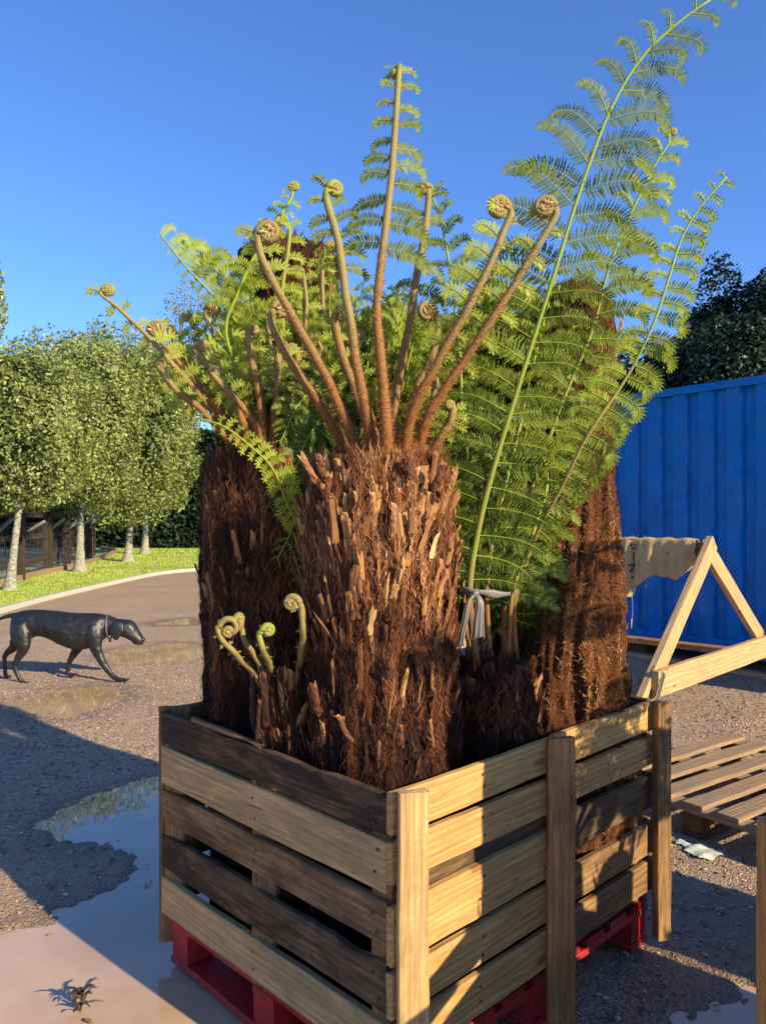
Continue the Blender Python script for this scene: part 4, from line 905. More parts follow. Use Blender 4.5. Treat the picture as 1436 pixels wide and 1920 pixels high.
def hairs(mb, path, rad, n, r, u0=0, u1=1, L=(.004, .013), tone=(.2, .9)):
    N_ = len(path); u = u0+(u1-u0)*r.uniform(0, 1, n)**1.5; i = u*(N_-1); T = nrm(np.gradient(path, axis=0))
    p = np.stack([np.interp(i, np.arange(N_), path[:, q]) for q in range(3)], 1); t = nrm(np.stack([np.interp(i, np.arange(N_), T[:, q]) for q in range(3)], 1)); rr = np.interp(i, np.arange(N_), np.broadcast_to(rad, (N_,)))
    o = r.normal(size=(n, 3)); o = nrm(o-t*(o*t).sum(1)[:, None]); p = p+o*rr[:, None]*.92; d = nrm(o+t*r.uniform(-.1, .9, n)[:, None]); l_ = (L[0]+(L[1]-L[0])*r.uniform(0, 1, n)**1.5*(1.3-u))[:, None]; w_ = nrm(np.cross(d, o+.1))*.0007
    V = np.stack([p-w_, p+w_, p+d*l_], 1).reshape(-1, 3); mb.add(V, np.arange(3*n).reshape(-1, 3), np.repeat(r.uniform(*tone, n), 3))

FN = [0]; f5name = '-'
AUTO = dict(t=(.50, .93), n=5, L=(26, 32, 24), R=(26, 32, 24), curl=(.8, 1.05), droop=1.0, tone=(.35, .85), w=.36, nm=9)
def frond(root, pts, r0, r1, tones=(0, .5), coil=None, pin=None, hair=0, Nf=(0, -1, 0), k=10, hl=(.004, .016), label=None, name=None, bump=.03, knot=1.0):
    """pts rows (px, py, distance) traced along the stalk; coil=(px, py, radius_px, sense): sense +1 rolls to the right in the photograph"""
    FN[0] += 1; r = np.random.default_rng(1000+FN[0]); L0 = np.array(root.location)
    if coil and pin is None and name is None: pin = AUTO
    W_ = [P(*q) for q in pts]; Yt = pts[-1][2]; n = 46; Nf = nrm(np.array(Nf, float))
    if coil:
        cx, cy, cr_, sense = coil[:4]; c = P(cx, cy, Yt); R_ = cr_/FX*Yt; turns = coil[4] if len(coil) > 4 else 1.75; yaw = coil[5] if len(coil) > 5 else 0.0
        ex = np.array([math.cos(yaw), math.sin(yaw), 0]); ez = np.array([0, 0, 1.])
        t = np.linspace(0, turns*2*np.pi, 46); a0 = math.pi if sense > 0 else 0.0; tq = t/t[-1]; rs = np.maximum(r1*(1-.6*tq), R_*(.27-.13*tq)); rs = r1+(rs-r1)*np.clip(tq*5, 0, 1); rc = (R_-rs*.8)*(1-.80*tq**.85)
        ang = a0-sense*t; sp = c+np.cos(ang)[:, None]*ex*rc[:, None]+np.sin(ang)[:, None]*ez*rc[:, None]
        W_.append(sp[0])
    path = smooth_path(W_, n); T = nrm(np.gradient(path, axis=0)); u = np.linspace(0, 1, n)
    wob = fbm(np.column_stack([u*6, u*0+FN[0], u*0]), 2, 3)[:, None]*.004; path = path+wob*np.array([1, .5, 0])*np.sin(u*np.pi)[:, None]
    rad = r0+(r1-r0)*u**.6; rad = rad*(.93+bump*np.sin(u*40+FN[0]))*(1+.16*np.exp(-u*9)*(hair > 0)); tn = tones[0]+(tones[1]-tones[0])*u**1.1
    if root.name == f5name: tn = tn*np.clip((u*np.linalg.norm(np.diff(path, axis=0), axis=1).sum()-.16)/.10, 0, 1)
    sb = MB(); full, fr, ft = path, rad, tn
    tube(sb, full-L0, fr, k, tone=ft)
    if coil: yn = np.cross(ex, ez); tube(sb, np.vstack([path[-1:], sp])-L0, np.append(rad[-1:], rs), k, tone=np.full(47, min(1, tones[1])), up=yn, flat=(1.0+.45*np.clip(np.append(0, tq)*4, 0, 1))[:, None, None])
    nm = name or ('crozier' if coil and not (pin and pin.get('big')) else 'frond')
    st = sb.build(nm, M['stalk'], root)
    if label: st['label'] = label
    if hair:
        hb = MB(); hairs(hb, path-L0, rad, hair, r, 0, .85 if tones[1] < .7 else .5, hl)
        if coil: hairs(hb, sp-L0, rs, hair//6, r, 0, 1, (.002, .006), (.5, 1))
        q = hb.build('hairs', M['hair']); q.parent = st; q['kind'] = 'stuff'
    lb = MB()
    if coil and knot > 0:
        # furled leaflets: small curled lumps packed between the turns, on both cheeks of the roll
        for cheek in (-1, 1):
            yv = np.cross(ex, ez)*cheek
            for tt in np.arange(.2, t[-1]-.3, .50):
                i = int(tt/t[-1]*45); q = sp[i]; rr = np.linalg.norm(q-c); inward = (c-q)/(rr+1e-9); s_ = R_*.19*knot*(1-.35*i/45)*r.uniform(.8, 1.25)
                pc = q+inward*(rs[i]*.9+s_*.4)+yv*(rs[i]*.95+s_*.30); zx = nrm(inward+r.normal(0, .25, 3)); yx = nrm(np.cross(zx, yv)); xx = np.cross(yx, zx)
                lathe_ell(lb, pc-L0, (s_*.55, s_*.6, s_*1.15), 7, 8, r.uniform(.2, 1), 2, np.stack([xx, yx, zx], 1))
                lathe_ell(lb, pc-L0+yv*s_*.35+r.normal(0, s_*.3, 3), (s_*.4,)*3, 6, 7, r.uniform(.3, 1), 2)
        Rm = np.stack([ex, np.cross(ez, ex), ez], 1); lathe_ell(lb, c-L0, (R_*.74, rs[20]*1.15, R_*.74), 12, 18, .12, 2, Rm)
        for q_ in range(46):
            aa = r.uniform(0, 6.28); rr = R_*.72*math.sqrt(r.uniform(.0, 1)); ck = 1 if q_ % 2 else -1; s_ = R_*r.uniform(.10, .17)*knot
            zx = nrm(-(math.cos(aa)*ex+math.sin(aa)*ez)+r.normal(0, .35, 3)); yx = nrm(np.cross(zx, np.cross(ex, ez))); xx = np.cross(yx, zx)
            pc = c+(math.cos(aa)*ex+math.sin(aa)*ez)*rr+np.cross(ex, ez)*ck*rs[20]*1.15*math.sqrt(max(0.05, 1-(rr/(R_*.80))**2))
            lathe_ell(lb, pc-L0, (s_*.55, s_*.5, s_*1.1), 6, 7, r.uniform(.15, 1), 2, np.stack([xx, yx, zx], 1))
    if pin:
        big = pin.get('big', False); t0, t1 = pin['t']; cnt = pin['n']; us = np.linspace(t0, t1, cnt); lobes = pin.get('lobes', False)
        for sg, key in ((1, 'L'), (-1, 'R')):
            if key not in pin: continue
            prof = pin[key]
            for q, uu in enumerate(us):
                uu = min(1, max(0, uu+(0.5*(us[1]-us[0])*(.5 if sg > 0 else -.1) if cnt > 1 else 0)+r.normal(0, .004)))
                Lp = np.interp(uu, np.linspace(t0, t1, len(prof)), prof)/FX*Yt*r.uniform(.88, 1.1)
                if Lp < .006: continue
                i = uu*(n-1); p0 = np.array([np.interp(i, np.arange(n), path[:, w]) for w in range(3)]); Ti = nrm(np.array([np.interp(i, np.arange(n), T[:, w]) for w in range(3)]))
                side = nrm(np.cross(Nf, Ti))*sg; vv = (uu-t0)/max(1e-6, t1-t0)
                up_ = np.interp(vv, [0, 1], pin.get('ang', (.15, .5)))+r.normal(0, .06); tilt = pin.get('tilt', -.15)+r.normal(0, pin.get('jit', .22))
                d0 = nrm(side*math.cos(up_)+Ti*math.sin(up_)+Nf*tilt)
                Nn = nrm(np.cross(d0, Ti)); 
                # axis so that a positive angle bends the tip away from the frond tip, to the ground
                ax = Nn; test = np.cross(ax, d0); g = -Ti*.5+np.array([0, 0, -1.])
                sgn = 1 if test@g > 0 else -1
                curl = np.interp(vv, np.linspace(0, 1, len(pin.get('curl', (0, .3)))), pin.get('curl', (0, .3)))*r.uniform(.7, 1.15); Lp *= 1+.22*min(1, curl)
                tone = np.clip(np.interp(vv, [0, 1], pin.get('tone', (.35, .7)))+r.normal(0, .07), 0, 1)
                rad_i = np.interp(i, np.arange(n), rad)
                pinna(lb, p0+side*rad_i*.7-L0, d0, ax*sgn, Lp, pin.get('droop', .6)*r.uniform(.7, 1.3), curl, tone, r, pin.get('w', .17), pin.get('nm', 24), lobes, pin.get('rach', .0012), thick=bool(hair))
    if lb.n:
        q = lb.build('leaflets', [M['fern'], M['stalk'], M['knot']]); q.parent = st
    return st

def plant(label, x, y, z=.145, cat='tree fern', name='tree_fern', group=None):
    return empty(name, label, cat, (x, y, z), 0, group)

# ---- 1: the big trunk in front ---------------------------------------------------------------
GR = 'tree ferns standing in the slatted crate'
f1 = plant('thick front tree fern trunk with a fan of hairy brown croziers on its flat top', -.005, 2.10, group=GR)
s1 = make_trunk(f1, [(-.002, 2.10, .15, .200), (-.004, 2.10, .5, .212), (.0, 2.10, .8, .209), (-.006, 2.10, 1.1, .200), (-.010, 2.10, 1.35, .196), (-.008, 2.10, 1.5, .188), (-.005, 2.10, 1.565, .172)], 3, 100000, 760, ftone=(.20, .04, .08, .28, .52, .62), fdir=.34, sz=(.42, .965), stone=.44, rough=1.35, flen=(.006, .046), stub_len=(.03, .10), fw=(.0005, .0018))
def cutstalks(root, rows):
    for a, b, rr, tn in rows:
        mb = MB(); A, B = P(*a), P(*b); L0 = np.array(root.location); mid = (A+B)/2+[0, -.004, -.006]; rq = np.random.default_rng(int(a[0]*3+a[1])); rr *= .78; tn = tn*.75
        p = smooth_path([A, mid, B], 10); tube(mb, p-L0, np.linspace(rr*1.1, rr, 10), 9, tone=np.append(np.full(9, tn-.15), tn+.15), flat=.6); v = mb.v[0]; v += (rq.normal(0, rr*.13, (len(v), 3))); v[81:90] += nrm(B-A)*rq.normal(0, rr*.9, (9, 1)); mb.build('cut_stalk', M['stub'], root, False)
cutstalks(f1, [((606, 915, 1.94), (566, 857, 1.90), .010, .85), ((612, 900, 1.93), (597, 856, 1.91), .012, .55), ((612, 940, 1.92), (618, 890, 1.90), .009, .6), ((838, 925, 1.93), (854, 880, 1.92), .0105, .95), ((812, 915, 1.92), (832, 868, 1.91), .011, .5), ((770, 900, 1.89), (768, 858, 1.90), .011, .45), ((738, 1000, 1.885), (738, 945, 1.88), .008, .95),
    ((645, 1345, 1.88), (632, 1342, 1.86), .005, .7), ((660, 1390, 1.88), (636, 1344, 1.865), .007, .6), ((753, 1402, 1.88), (751, 1360, 1.87), .0075, .55), ((708, 1425, 1.88), (711, 1392, 1.87), .006, .6), ((812, 1400, 1.91), (806, 1350, 1.90), .006, .8), ((600, 1340, 1.95), (588, 1285, 1.93), .011, .45), ((672, 1160, 1.89), (664, 1105, 1.875), .007, .5)])
H = 2600
frond(f1, [(673, 852, 2.06), (640, 770, 2.02), (607, 697, 1.99), (565, 624, 1.97), (522, 548, 1.96), (490, 480, 1.96)], .0160, .0098, (.0, .5), (504, 437, 27, 1, 1.7), dict(t=(.86, 1.0), n=3, L=(40, 42), R=(45, 48), curl=(.9, 1), droop=.8, tone=(.4, .6), w=.34, nm=10), H)
frond(f1, [(655, 852, 2.10), (615, 782, 2.08), (565, 707, 2.05), (528, 647, 2.03), (509, 605, 2.02)], .0150, .0105, (.0, .45), (529, 580, 22, 1, 1.6, .4), None, H)
frond(f1, [(697, 852, 2.03), (686, 765, 1.99), (666, 660, 1.98), (648, 556, 1.98), (635, 455, 1.98), (612, 375, 1.98)], .0155, .0105, (.0, .75), (628, 355, 19, 1, 1.6, .5), dict(t=(.70, 1.0), n=6, L=(52, 46, 36), R=(60, 48, 36), curl=(.55, 1), droop=.9, tone=(.15, .5), w=.26, nm=13), H)
frond(f1, [(725, 852, 2.0), (722, 780, 1.97), (712, 660, 1.97), (707, 580, 1.97), (714, 495, 1.97), (724, 413, 1.97), (737, 288, 1.98), (746, 163, 2.0), (749, 118, 2.02)], .0172, .0078, (.0, .78), (739, 140, 11, -1, 1.3, 1.1), dict(t=(.50, .99), n=11, L=(84, 72, 60, 50, 40, 30), R=(96, 84, 66, 58, 48, 32), curl=(.3, .6, .85, 1.1), droop=.85, ang=(.1, .6), tone=(.12, .55), w=.24, nm=15, lobes=False), H+500)
frond(f1, [(736, 850, 2.08), (740, 750, 2.08), (758, 655, 2.1), (776, 550, 2.12), (795, 440, 2.13), (803, 375, 2.13)], .0150, .0098, (.08, .55), (792, 355, 16, -1, 1.5, -.3), dict(t=(.62, .98), n=5, L=(50, 40, 30), R=(66, 50, 34), curl=(.5, 1), droop=.8, tone=(.12, .5), w=.25, nm=14), H)
frond(f1, [(757, 852, 2.03), (775, 768, 1.99), (820, 682, 1.96), (871, 592, 1.94), (914, 506, 1.93), (945, 430, 1.93), (958, 402, 1.93)], .0155, .0092, (.0, .62), (935, 390, 27, -1, 1.9, .2), dict(t=(.42, .95), n=7, L=(50, 62, 64, 48), R=(30, 30), curl=(.8, 1.0), droop=1.0, tone=(.75, .95), w=.34, nm=12), H)
frond(f1, [(780, 856, 2.05), (800, 786, 2.0), (826, 740, 1.98), (866, 682, 1.96), (927, 592, 1.93), (1004, 467, 1.91), (1040, 407, 1.90)], .0155, .0088, (.0, .5), (1021, 389, 25, -1, 1.9, -.15), dict(t=(.40, .92), n=6, L=(56, 62, 52), R=(40, 44, 34), curl=(.8, 1.0), droop=1.0, tone=(.75, .95), w=.34, nm=11), H)
frond(f1, [(755, 845, 2.15), (780, 735, 2.2), (812, 660, 2.22), (822, 620, 2.22)], .016, .010, (.05, .4), (800, 585, 24, -1, 1.6, .3), None, 600, knot=.9)
frond(f1, [(708, 850, 2.12), (672, 745, 2.14), (640, 660, 2.15), (628, 600, 2.15)], .016, .012, (.05, .35), (640, 590, 17, 1, 1.4, .6), None, 700)
frond(f1, [(712, 850, 2.2), (690, 760, 2.22), (666, 690, 2.25), (660, 640, 2.25)], .014, .009, (.05, .4), (672, 630, 14, 1), dict(t=(.5, .95), n=4, L=(40, 30), R=(40, 30), curl=(.9, 1), tone=(.6, .9), w=.26, nm=12), 400)
frond(f1, [(805, 856, 2.1), (826, 820, 2.08), (845, 790, 2.07), (850, 770, 2.07)], .016, .010, (.1, .5), (842, 760, 11, -1), None, 500)
frond(f1, [(780, 850, 2.15), (800, 790, 2.2), (815, 740, 2.22), (818, 720, 2.22)], .015, .010, (.1, .5), (806, 708, 14, -1), None, 400)

# ---- 2: left trunk ----------------------------------------------------------------------------
f2 = plant('left tree fern trunk with many short rusty croziers and one leaning far left', -.368, 2.467, group=GR)
s2 = make_trunk(f2, [(-.362, 2.467, .15, .182), (-.362, 2.467, .6, .192), (-.366, 2.467, 1.0, .196), (-.375, 2.467, 1.35, .198), (-.378, 2.467, 1.55, .192), (-.375, 2.467, 1.60, .17)], 13, 70000, 190, ftone=(.16, .16, .18, .26, .34), fdir=.32, sz=(.5, .95), stone=.3, rough=1.2, stub_len=(.025, .08))
Y2 = 2.4
def f2d(pts, coil, r0=.0125, r1=.0075, pin=None, tones=(.0, .45), hair=750, **kw): return frond(f2, pts, r0, r1, tones, coil, pin, hair, **kw)
tuft = lambda a, b, l, rr: dict(t=(a, b), n=4, L=(l*1.7, l*1.7), R=(rr*1.6, rr*1.6), curl=(.9, 1.1), droop=1.2, tone=(.7, .95), w=.34, nm=9)
f2d([(455, 840, Y2), (395, 765, 2.36), (345, 705, 2.33), (280, 635, 2.3), (225, 580, 2.28), (190, 552, 2.27)], (204, 545, 15, 1, 1.8), .014, .0055, dict(t=(.45, .97), n=6, L=(36, 28), R=(38, 30, 24), curl=(1, 1.2), droop=1.2, tone=(.8, 1), w=.4, nm=8), (.0, .8))
f2d([(440, 840, 2.38), (385, 775, 2.34), (335, 735, 2.31), (300, 690, 2.3), (291, 680, 2.3)], (304, 683, 13, 1, 1.4), .0125, .0085)
f2d([(460, 842, 2.42), (410, 765, 2.40), (352, 700, 2.37), (315, 655, 2.36), (274, 640, 2.35)][:4], (294, 619, 20, 1, 1.9), .0115, .006, tuft(.75, .95, 12, 26))
f2d([(470, 842, 2.46), (425, 770, 2.5), (370, 700, 2.5), (345, 650, 2.5)], (322, 621, 14, -1, 1.7, 1.2), .010, .006)
f2d([(475, 840, 2.40), (435, 750, 2.37), (395, 690, 2.36), (365, 655, 2.36)], (378, 650, 14, 1, 1.5, .5), .0145, .010, tuft(.6, .9, 14, 34))
f2d([(485, 840, 2.42), (460, 750, 2.40), (420, 670, 2.40), (392, 610, 2.40), (386, 590, 2.40)], (400, 580, 16, 1, 1.7, .4), .0135, .007, tuft(.5, .9, 18, 40), (.0, .6))
f2d([(490, 842, 2.50), (440, 720, 2.55), (395, 640, 2.6), (360, 610, 2.6)], (350, 594, 12, -1, 1.7), .010, .006, dict(t=(.4, .95), n=7, L=(46, 26), R=(46, 26), curl=(.6, 1), tone=(.4, .7), w=.24, nm=14), (.1, .8), 250)
f2d([(500, 840, 2.38), (484, 740, 2.36), (470, 660, 2.35), (466, 625, 2.35)], (477, 620, 11, 1, 1.5, .9), .0155, .0115)
f2d([(510, 840, 2.36), (517, 750, 2.36), (521, 690, 2.36), (520, 660, 2.36)], (530, 648, 12, 1, 1.5), .0125, .009)
f2d([(528, 840, 2.38), (545, 770, 2.38), (556, 700, 2.38), (558, 670, 2.38)], (546, 655, 13, -1, 1.5), .0125, .009)
f2d([(540, 845, 2.45), (562, 790, 2.46), (580, 730, 2.47), (586, 700, 2.47)], (576, 690, 12, -1), .012, .008)
f2d([(465, 845, 2.52), (470, 760, 2.56), (452, 690, 2.58), (448, 650, 2.58)], (458, 640, 12, 1), .012, .008)
f2d([(495, 845, 2.32), (476, 790, 2.30), (440, 745, 2.3), (410, 715, 2.3)], (404, 697, 13, 1, 1.5, .4), .011, .008)
rc_ = np.random.default_rng(77)
for i in range(9):
    tx, ty, bx = [(338, 668, 452), (362, 720, 462), (412, 640, 478), (436, 560, 490), (498, 668, 505), (512, 590, 515), (590, 640, 545), (445, 705, 470), (540, 600, 530)][i]; yy = 2.42+.03*(i % 5); sn = 1 if i % 3 else -1
    f2d([(bx, 842, yy), (bx+(tx-bx)*.45, 842-(842-ty)*.5, yy+.02), (tx-sn*9, ty+26, yy+.03), (tx-sn*11, ty+10, yy+.03)], (tx, ty, float(rc_.uniform(8, 13)), sn, 1.6, float(rc_.uniform(-.9, .9))), .0085, .0055, dict(t=(.35, .95), n=6, L=(26, 30, 20), R=(26, 30, 20), curl=(.7, 1.05), droop=1.0, tone=(.4, .9), w=.34, nm=9), (.05, .6), 350)
# leafy young fronds of the left fern
f2d([(500, 830, 2.45), (490, 730, 2.5), (452, 620, 2.45), (400, 555, 2.38), (345, 495, 2.3), (300, 437, 2.25)], None, .0085, .0025, dict(big=1, t=(.22, .99), n=19, L=(60, 52, 50, 38, 26, 10), R=(70, 95, 105, 100, 75, 40), curl=(.1, .2, .4, .8), droop=1.1, ang=(.2, .45), tone=(.45, .85), w=.24, nm=17), (.75, 1), 0, Nf=(0, -1, .1))
f2d([(505, 830, 2.5), (460, 730, 2.42), (424, 620, 2.35), (448, 545, 2.33), (478, 480, 2.33), (515, 420, 2.35), (548, 368, 2.37)], (552, 350, 12, 1, 1.6), .0085, .0045, dict(big=1, t=(.50, .98), n=13, L=(44, 40, 34, 22), R=(30, 30, 34, 20), curl=(.7, .9, 1.1), droop=.9, tone=(.6, .9), w=.26, nm=13), (.9, 1), 0)
f2d([(515, 820, 2.5), (528, 640, 2.5), (530, 540, 2.48), (540, 470, 2.47), (543, 430, 2.47)], (527, 414, 14, -1, 1.6), .0095, .007, dict(t=(.55, .98), n=7, L=(30, 26), R=(54, 44, 24), curl=(.8, 1.1), droop=.9, tone=(.6, .9), w=.27, nm=13), (.6, .85), 200)
for i, (a, b, c_, d, e) in enumerate([(480, 800, 400, 640, 330), (470, 800, 370, 700, 345), (500, 790, 450, 560, 400), (520, 790, 520, 640, 500), (540, 800, 580, 650, 570), (450, 810, 380, 730, 320), (530, 800, 470, 600, 440), (505, 800, 430, 640, 425)]):
    f2d([(a, b, 2.5), ((a+c_)/2+8, (b+d)/2-25, 2.56+.02*i), (c_, d, 2.6+.02*i), (e, d-65+12*(i % 3), 2.6+.02*i)], None, .006, .002, dict(big=1, t=(.2, .98), n=15, L=(52, 54, 40, 16), R=(52, 54, 40, 16), curl=(.3, .7, 1), droop=.9, tone=(.1, .6), w=.24, nm=15, jit=.3), (.7, 1), 0, Nf=(.3*math.sin(i*2), -.9, .2*math.cos(i)))
# pale young frond unrolling down across the left trunk
f2d([(575, 1010, 2.22), (540, 945, 2.17), (512, 880, 2.14), (470, 838, 2.12), (420, 800, 2.12), (372, 784, 2.13)], None, .006, .0022, dict(big=1, t=(.12, .98), n=17, L=(34, 30, 24, 16), R=(44, 40, 30, 18), curl=(.7, .9, 1.0, 1.2), droop=1.0, ang=(-.1, .3), tone=(.75, .95), w=.30, nm=12, tilt=.1), (.8, 1), 0, label='pale young frond unrolling across the left trunk')
# dark fronds hanging in the gap between the two front trunks
for i, q in enumerate([[(600, 820, 2.5), (572, 900, 2.35), (552, 980, 2.28), (520, 1050, 2.25)], [(610, 830, 2.5), (590, 930, 2.35), (572, 1020, 2.3), (560, 1090, 2.28)], [(570, 790, 2.45), (545, 850, 2.36), (520, 900, 2.3), (500, 960, 2.28)], [(620, 760, 2.45), (590, 800, 2.36), (560, 860, 2.3), (545, 930, 2.25)], [(640, 700, 2.5), (600, 720, 2.4), (560, 760, 2.32), (525, 830, 2.3)]]):
    f2d(q, None, .0055, .002, dict(big=1, t=(.08, .98), n=16, L=(62, 66, 48, 18), R=(60, 60, 46, 18), curl=(.05, .1, .3), droop=.4, ang=(.3, .6), tone=(.1, .35), w=.24, nm=17), (.7, .9), 0, Nf=(-.1+.1*i, -.95, .1))

# ---- 3: tall leaning trunk at the back left ---------------------------------------------------
f4 = plant('tall tree fern trunk at the back with a bare ragged brown top', -.10, 2.84, group=GR)
make_trunk(f4, [(-.13, 2.84, .15, .13), (-.17, 2.86, .9, .13), (-.24, 2.90, 1.6, .125), (-.31, 2.93, 2.1, .135), (-.345, 2.95, 2.30, .165), (-.36, 2.95, 2.40, .175), (-.36, 2.95, 2.43, .15)], 23, 30000, 150, ftone=(.1, .1, .12, .16), fdir=.45, sz=(.80, .97), stone=.28, rough=1.9, stub_len=(.02, .05), flen=(.01, .05))
rf = np.random.default_rng(42)
def mass(root, n, x, y, dist, spread, rise, seed, tone=(.2, .75), curl=(.3, .6, 1.0), base=(0, 0), L=(70, 75, 55, 18), tones=(.75, 1)):
    r = np.random.default_rng(seed)
    for i in range(n):
        t = (i+.5)/n*2-1+r.normal(0, .08); D0 = dist+r.uniform(-.12, .22); top = y-rise*r.uniform(.55, 1.0)*(1-.25*t*t); ex = x+t*spread
        bx, by = x+t*base[0], y+base[1]*r.uniform(0, 1)
        frond(root, [(bx, by, dist), (bx+(ex-bx)*.35, by-(by-top)*.45, D0), (bx+(ex-bx)*.75, by-(by-top)*.85, D0+.03), (ex+t*18, top+r.uniform(-12, 18), D0-.03)], .0065, .002, tones, None,
              dict(big=1, t=(.15, .985), n=15, L=L, R=L, curl=curl, droop=r.uniform(.5, 1.3), ang=(.15, .5), tone=(tone[0]+r.uniform(-.2, .15), tone[1]+r.uniform(-.2, .2)), w=.27, nm=14, jit=.5), 0, Nf=(r.normal(0, .7), -.9, r.normal(0, .5)), k=6)
mass(f4, 20, 640, 790, 2.62, 215, 300, 71, base=(120, 60))
mass(f4, 12, 620, 720, 2.75, 190, 225, 72, base=(90, 60), tone=(.1, .5))
frond(f4, [(600, 690, 2.55), (606, 600, 2.55), (604, 520, 2.55), (606, 485, 2.55)], .009, .007, (.3, .6), (620, 462, 13, 1), None, 200)
frond(f4, [(560, 700, 2.52), (572, 620, 2.5), (574, 560, 2.5), (570, 520, 2.5)], .010, .007, (.3, .6), (556, 512, 16, -1), dict(t=(.4, .95), n=5, L=(36, 26), R=(36, 26), curl=(.9, 1), tone=(.6, .9), w=.28, nm=12), 200)

# ---- 4: tall tapering trunk on the right -------------------------------------------------------
f3 = plant('tall rusty brown tapering tree fern trunk on the right, close by the blue container', .583, 2.54, group=GR)
make_trunk(f3, [(.560, 2.54, .15, .212), (.562, 2.54, .7, .217), (.570, 2.54, 1.0, .203), (.600, 2.54, 1.25, .170), (.625, 2.54, 1.45, .136), (.640, 2.54, 1.65, .120), (.650, 2.54, 1.95, .106), (.640, 2.54, 2.10, .10), (.63, 2.54, 2.17, .05)], 33, 105000, 24, ftone=(.36, .42, .50, .54, .46, .3), fdir=1.2, sz=(.78, .95), stone=.4, rough=1.7, flen=(.004, .022), fw=(.0005, .0016))
def f3d(*a, **k): return frond(f3, *a, **k)
mass(f3, 7, 955, 800, 2.66, 125, 330, 73, base=(40, -40), tone=(.05, .45), curl=(.15, .3, .8), L=(85, 95, 70, 20))
mass(f3, 4, 1040, 700, 2.46, 75, 230, 74, base=(30, 60), tone=(.3, .75), curl=(.15, .4, .9), L=(75, 80, 60, 18))
mass(f3, 7, 840, 800, 2.66, 130, 330, 75, base=(50, 40), tone=(.1, .6), curl=(.3, .5, .9), L=(75, 80, 60, 20))

# ---- 5: low fern tied with a ribbon, with the tall green fronds --------------------------------
f5 = plant('low dark tree fern whose long green fronds are tied with a grey ribbon', .335, 2.245, group=GR)
f5name = f5.name
make_trunk(f5, [(.335, 2.245, .15, .115), (.335, 2.245, .5, .122), (.33, 2.24, .8, .118), (.325, 2.235, .95, .10), (.32, 2.23, 1.0, .07)], 43, 22000, 110, ftone=(.06, .08, .12), fdir=.35, sz=(.4, .97), stone=.10, rough=1.3, stub_len=(.03, .08))
BIG = dict(big=1, lobes=True, t=(.13, .995), n=26, L=(105, 118, 128, 150, 168, 172, 158, 120, 84, 55, 40), R=(115, 150, 150, 138, 138, 142, 145, 135, 122, 95, 50), curl=(.05, .1, .2, .35, .6, .9), droop=.6, ang=(.12, .80), tone=(.06, .38), w=.20, nm=22, tilt=.0, jit=.12, rach=.0018)
frond(f5, [(893, 1240, 2.17), (880, 1110, 2.15), (898, 990, 2.12), (926, 880, 2.09), (956, 780, 2.06), (990, 665, 2.03), (1032, 530, 2.0), (1080, 375, 1.98), (1140, 215, 1.96), (1200, 112, 1.95), (1268, 45, 1.94), (1342, -8, 1.93)], .0130, .0030, (.72, 1), None, BIG, 0, Nf=(-.15, -1, .1), label='longest green frond reaching the top edge of the picture')
frond(f5, [(955, 1260, 2.25), (962, 1110, 2.24), (988, 960, 2.28), (1020, 850, 2.30), (1062, 735, 2.30), (1110, 620, 2.28), (1142, 500, 2.26), (1182, 400, 2.25), (1232, 300, 2.24), (1258, 262, 2.23)], .0105, .0035, (.5, 1), (1262, 248, 9, 1, 1.4), dict(BIG, lobes=False, t=(.30, .985), n=20, L=(80, 95, 88, 70, 60, 50, 36), R=(70, 90, 105, 104, 90, 76, 44), curl=(.15, .3, .6, .9, 1.1), tone=(.12, .6), nm=18, w=.21), 0)
frond(f5, [(968, 1260, 2.20), (965, 1120, 2.18), (1005, 1005, 2.12), (1052, 915, 2.05), (1098, 820, 2.0), (1172, 710, 1.98), (1222, 610, 1.96), (1252, 525, 1.95), (1276, 450, 1.95), (1312, 388, 1.94), (1362, 332, 1.93)], .010, .0026, (.4, 1), None, dict(BIG, lobes=False, t=(.30, .99), n=25, L=(40, 56, 66, 62, 54, 46, 36, 24), R=(46, 66, 84, 84, 72, 64, 52, 30), curl=(.5, .6, .8, 1.0, 1.3), droop=1.0, ang=(-.1, .35), tone=(.45, .85), nm=18, w=.25, tilt=.1), 0, Nf=(-.2, -1, .1), label='narrow bright frond leaning right across the container corner')
frond(f5, [(890, 1240, 2.26), (886, 1100, 2.28), (880, 900, 2.34), (868, 780, 2.34), (860, 660, 2.34), (846, 530, 2.33), (830, 430, 2.33), (812, 372, 2.33)], .0095, .0035, (.6, 1), (803, 352, 9, -1, 1.4), dict(BIG, lobes=False, t=(.30, .985), n=18, L=(70, 70, 66, 40, 22), R=(75, 75, 70, 62, 30), curl=(.2, .4, .8, 1.1), tone=(.15, .4), nm=18, w=.23), 0, label='darker upright frond behind the front croziers')
frond(f5, [(920, 1250, 2.20), (912, 1105, 2.19), (925, 1000, 2.2), (948, 905, 2.22), (975, 800, 2.3), (1000, 680, 2.35), (1030, 560, 2.38), (1060, 470, 2.4)], .0105, .002, (.6, 1), None, dict(BIG, lobes=False, t=(.18, .985), n=20, L=(100, 110, 100, 80, 50, 20), R=(110, 120, 110, 80, 50, 20), tone=(.15, .6)), 0)
frond(f5, [(945, 1260, 2.23), (946, 1105, 2.22), (972, 1000, 2.25), (1000, 900, 2.28), (1018, 800, 2.36), (1040, 700, 2.4), (1075, 610, 2.42)], .0095, .002, (.6, 1), None, dict(BIG, lobes=False, t=(.2, .985), n=17, L=(90, 100, 90, 60, 20), R=(100, 105, 90, 60, 20), tone=(.15, .55)), 0)
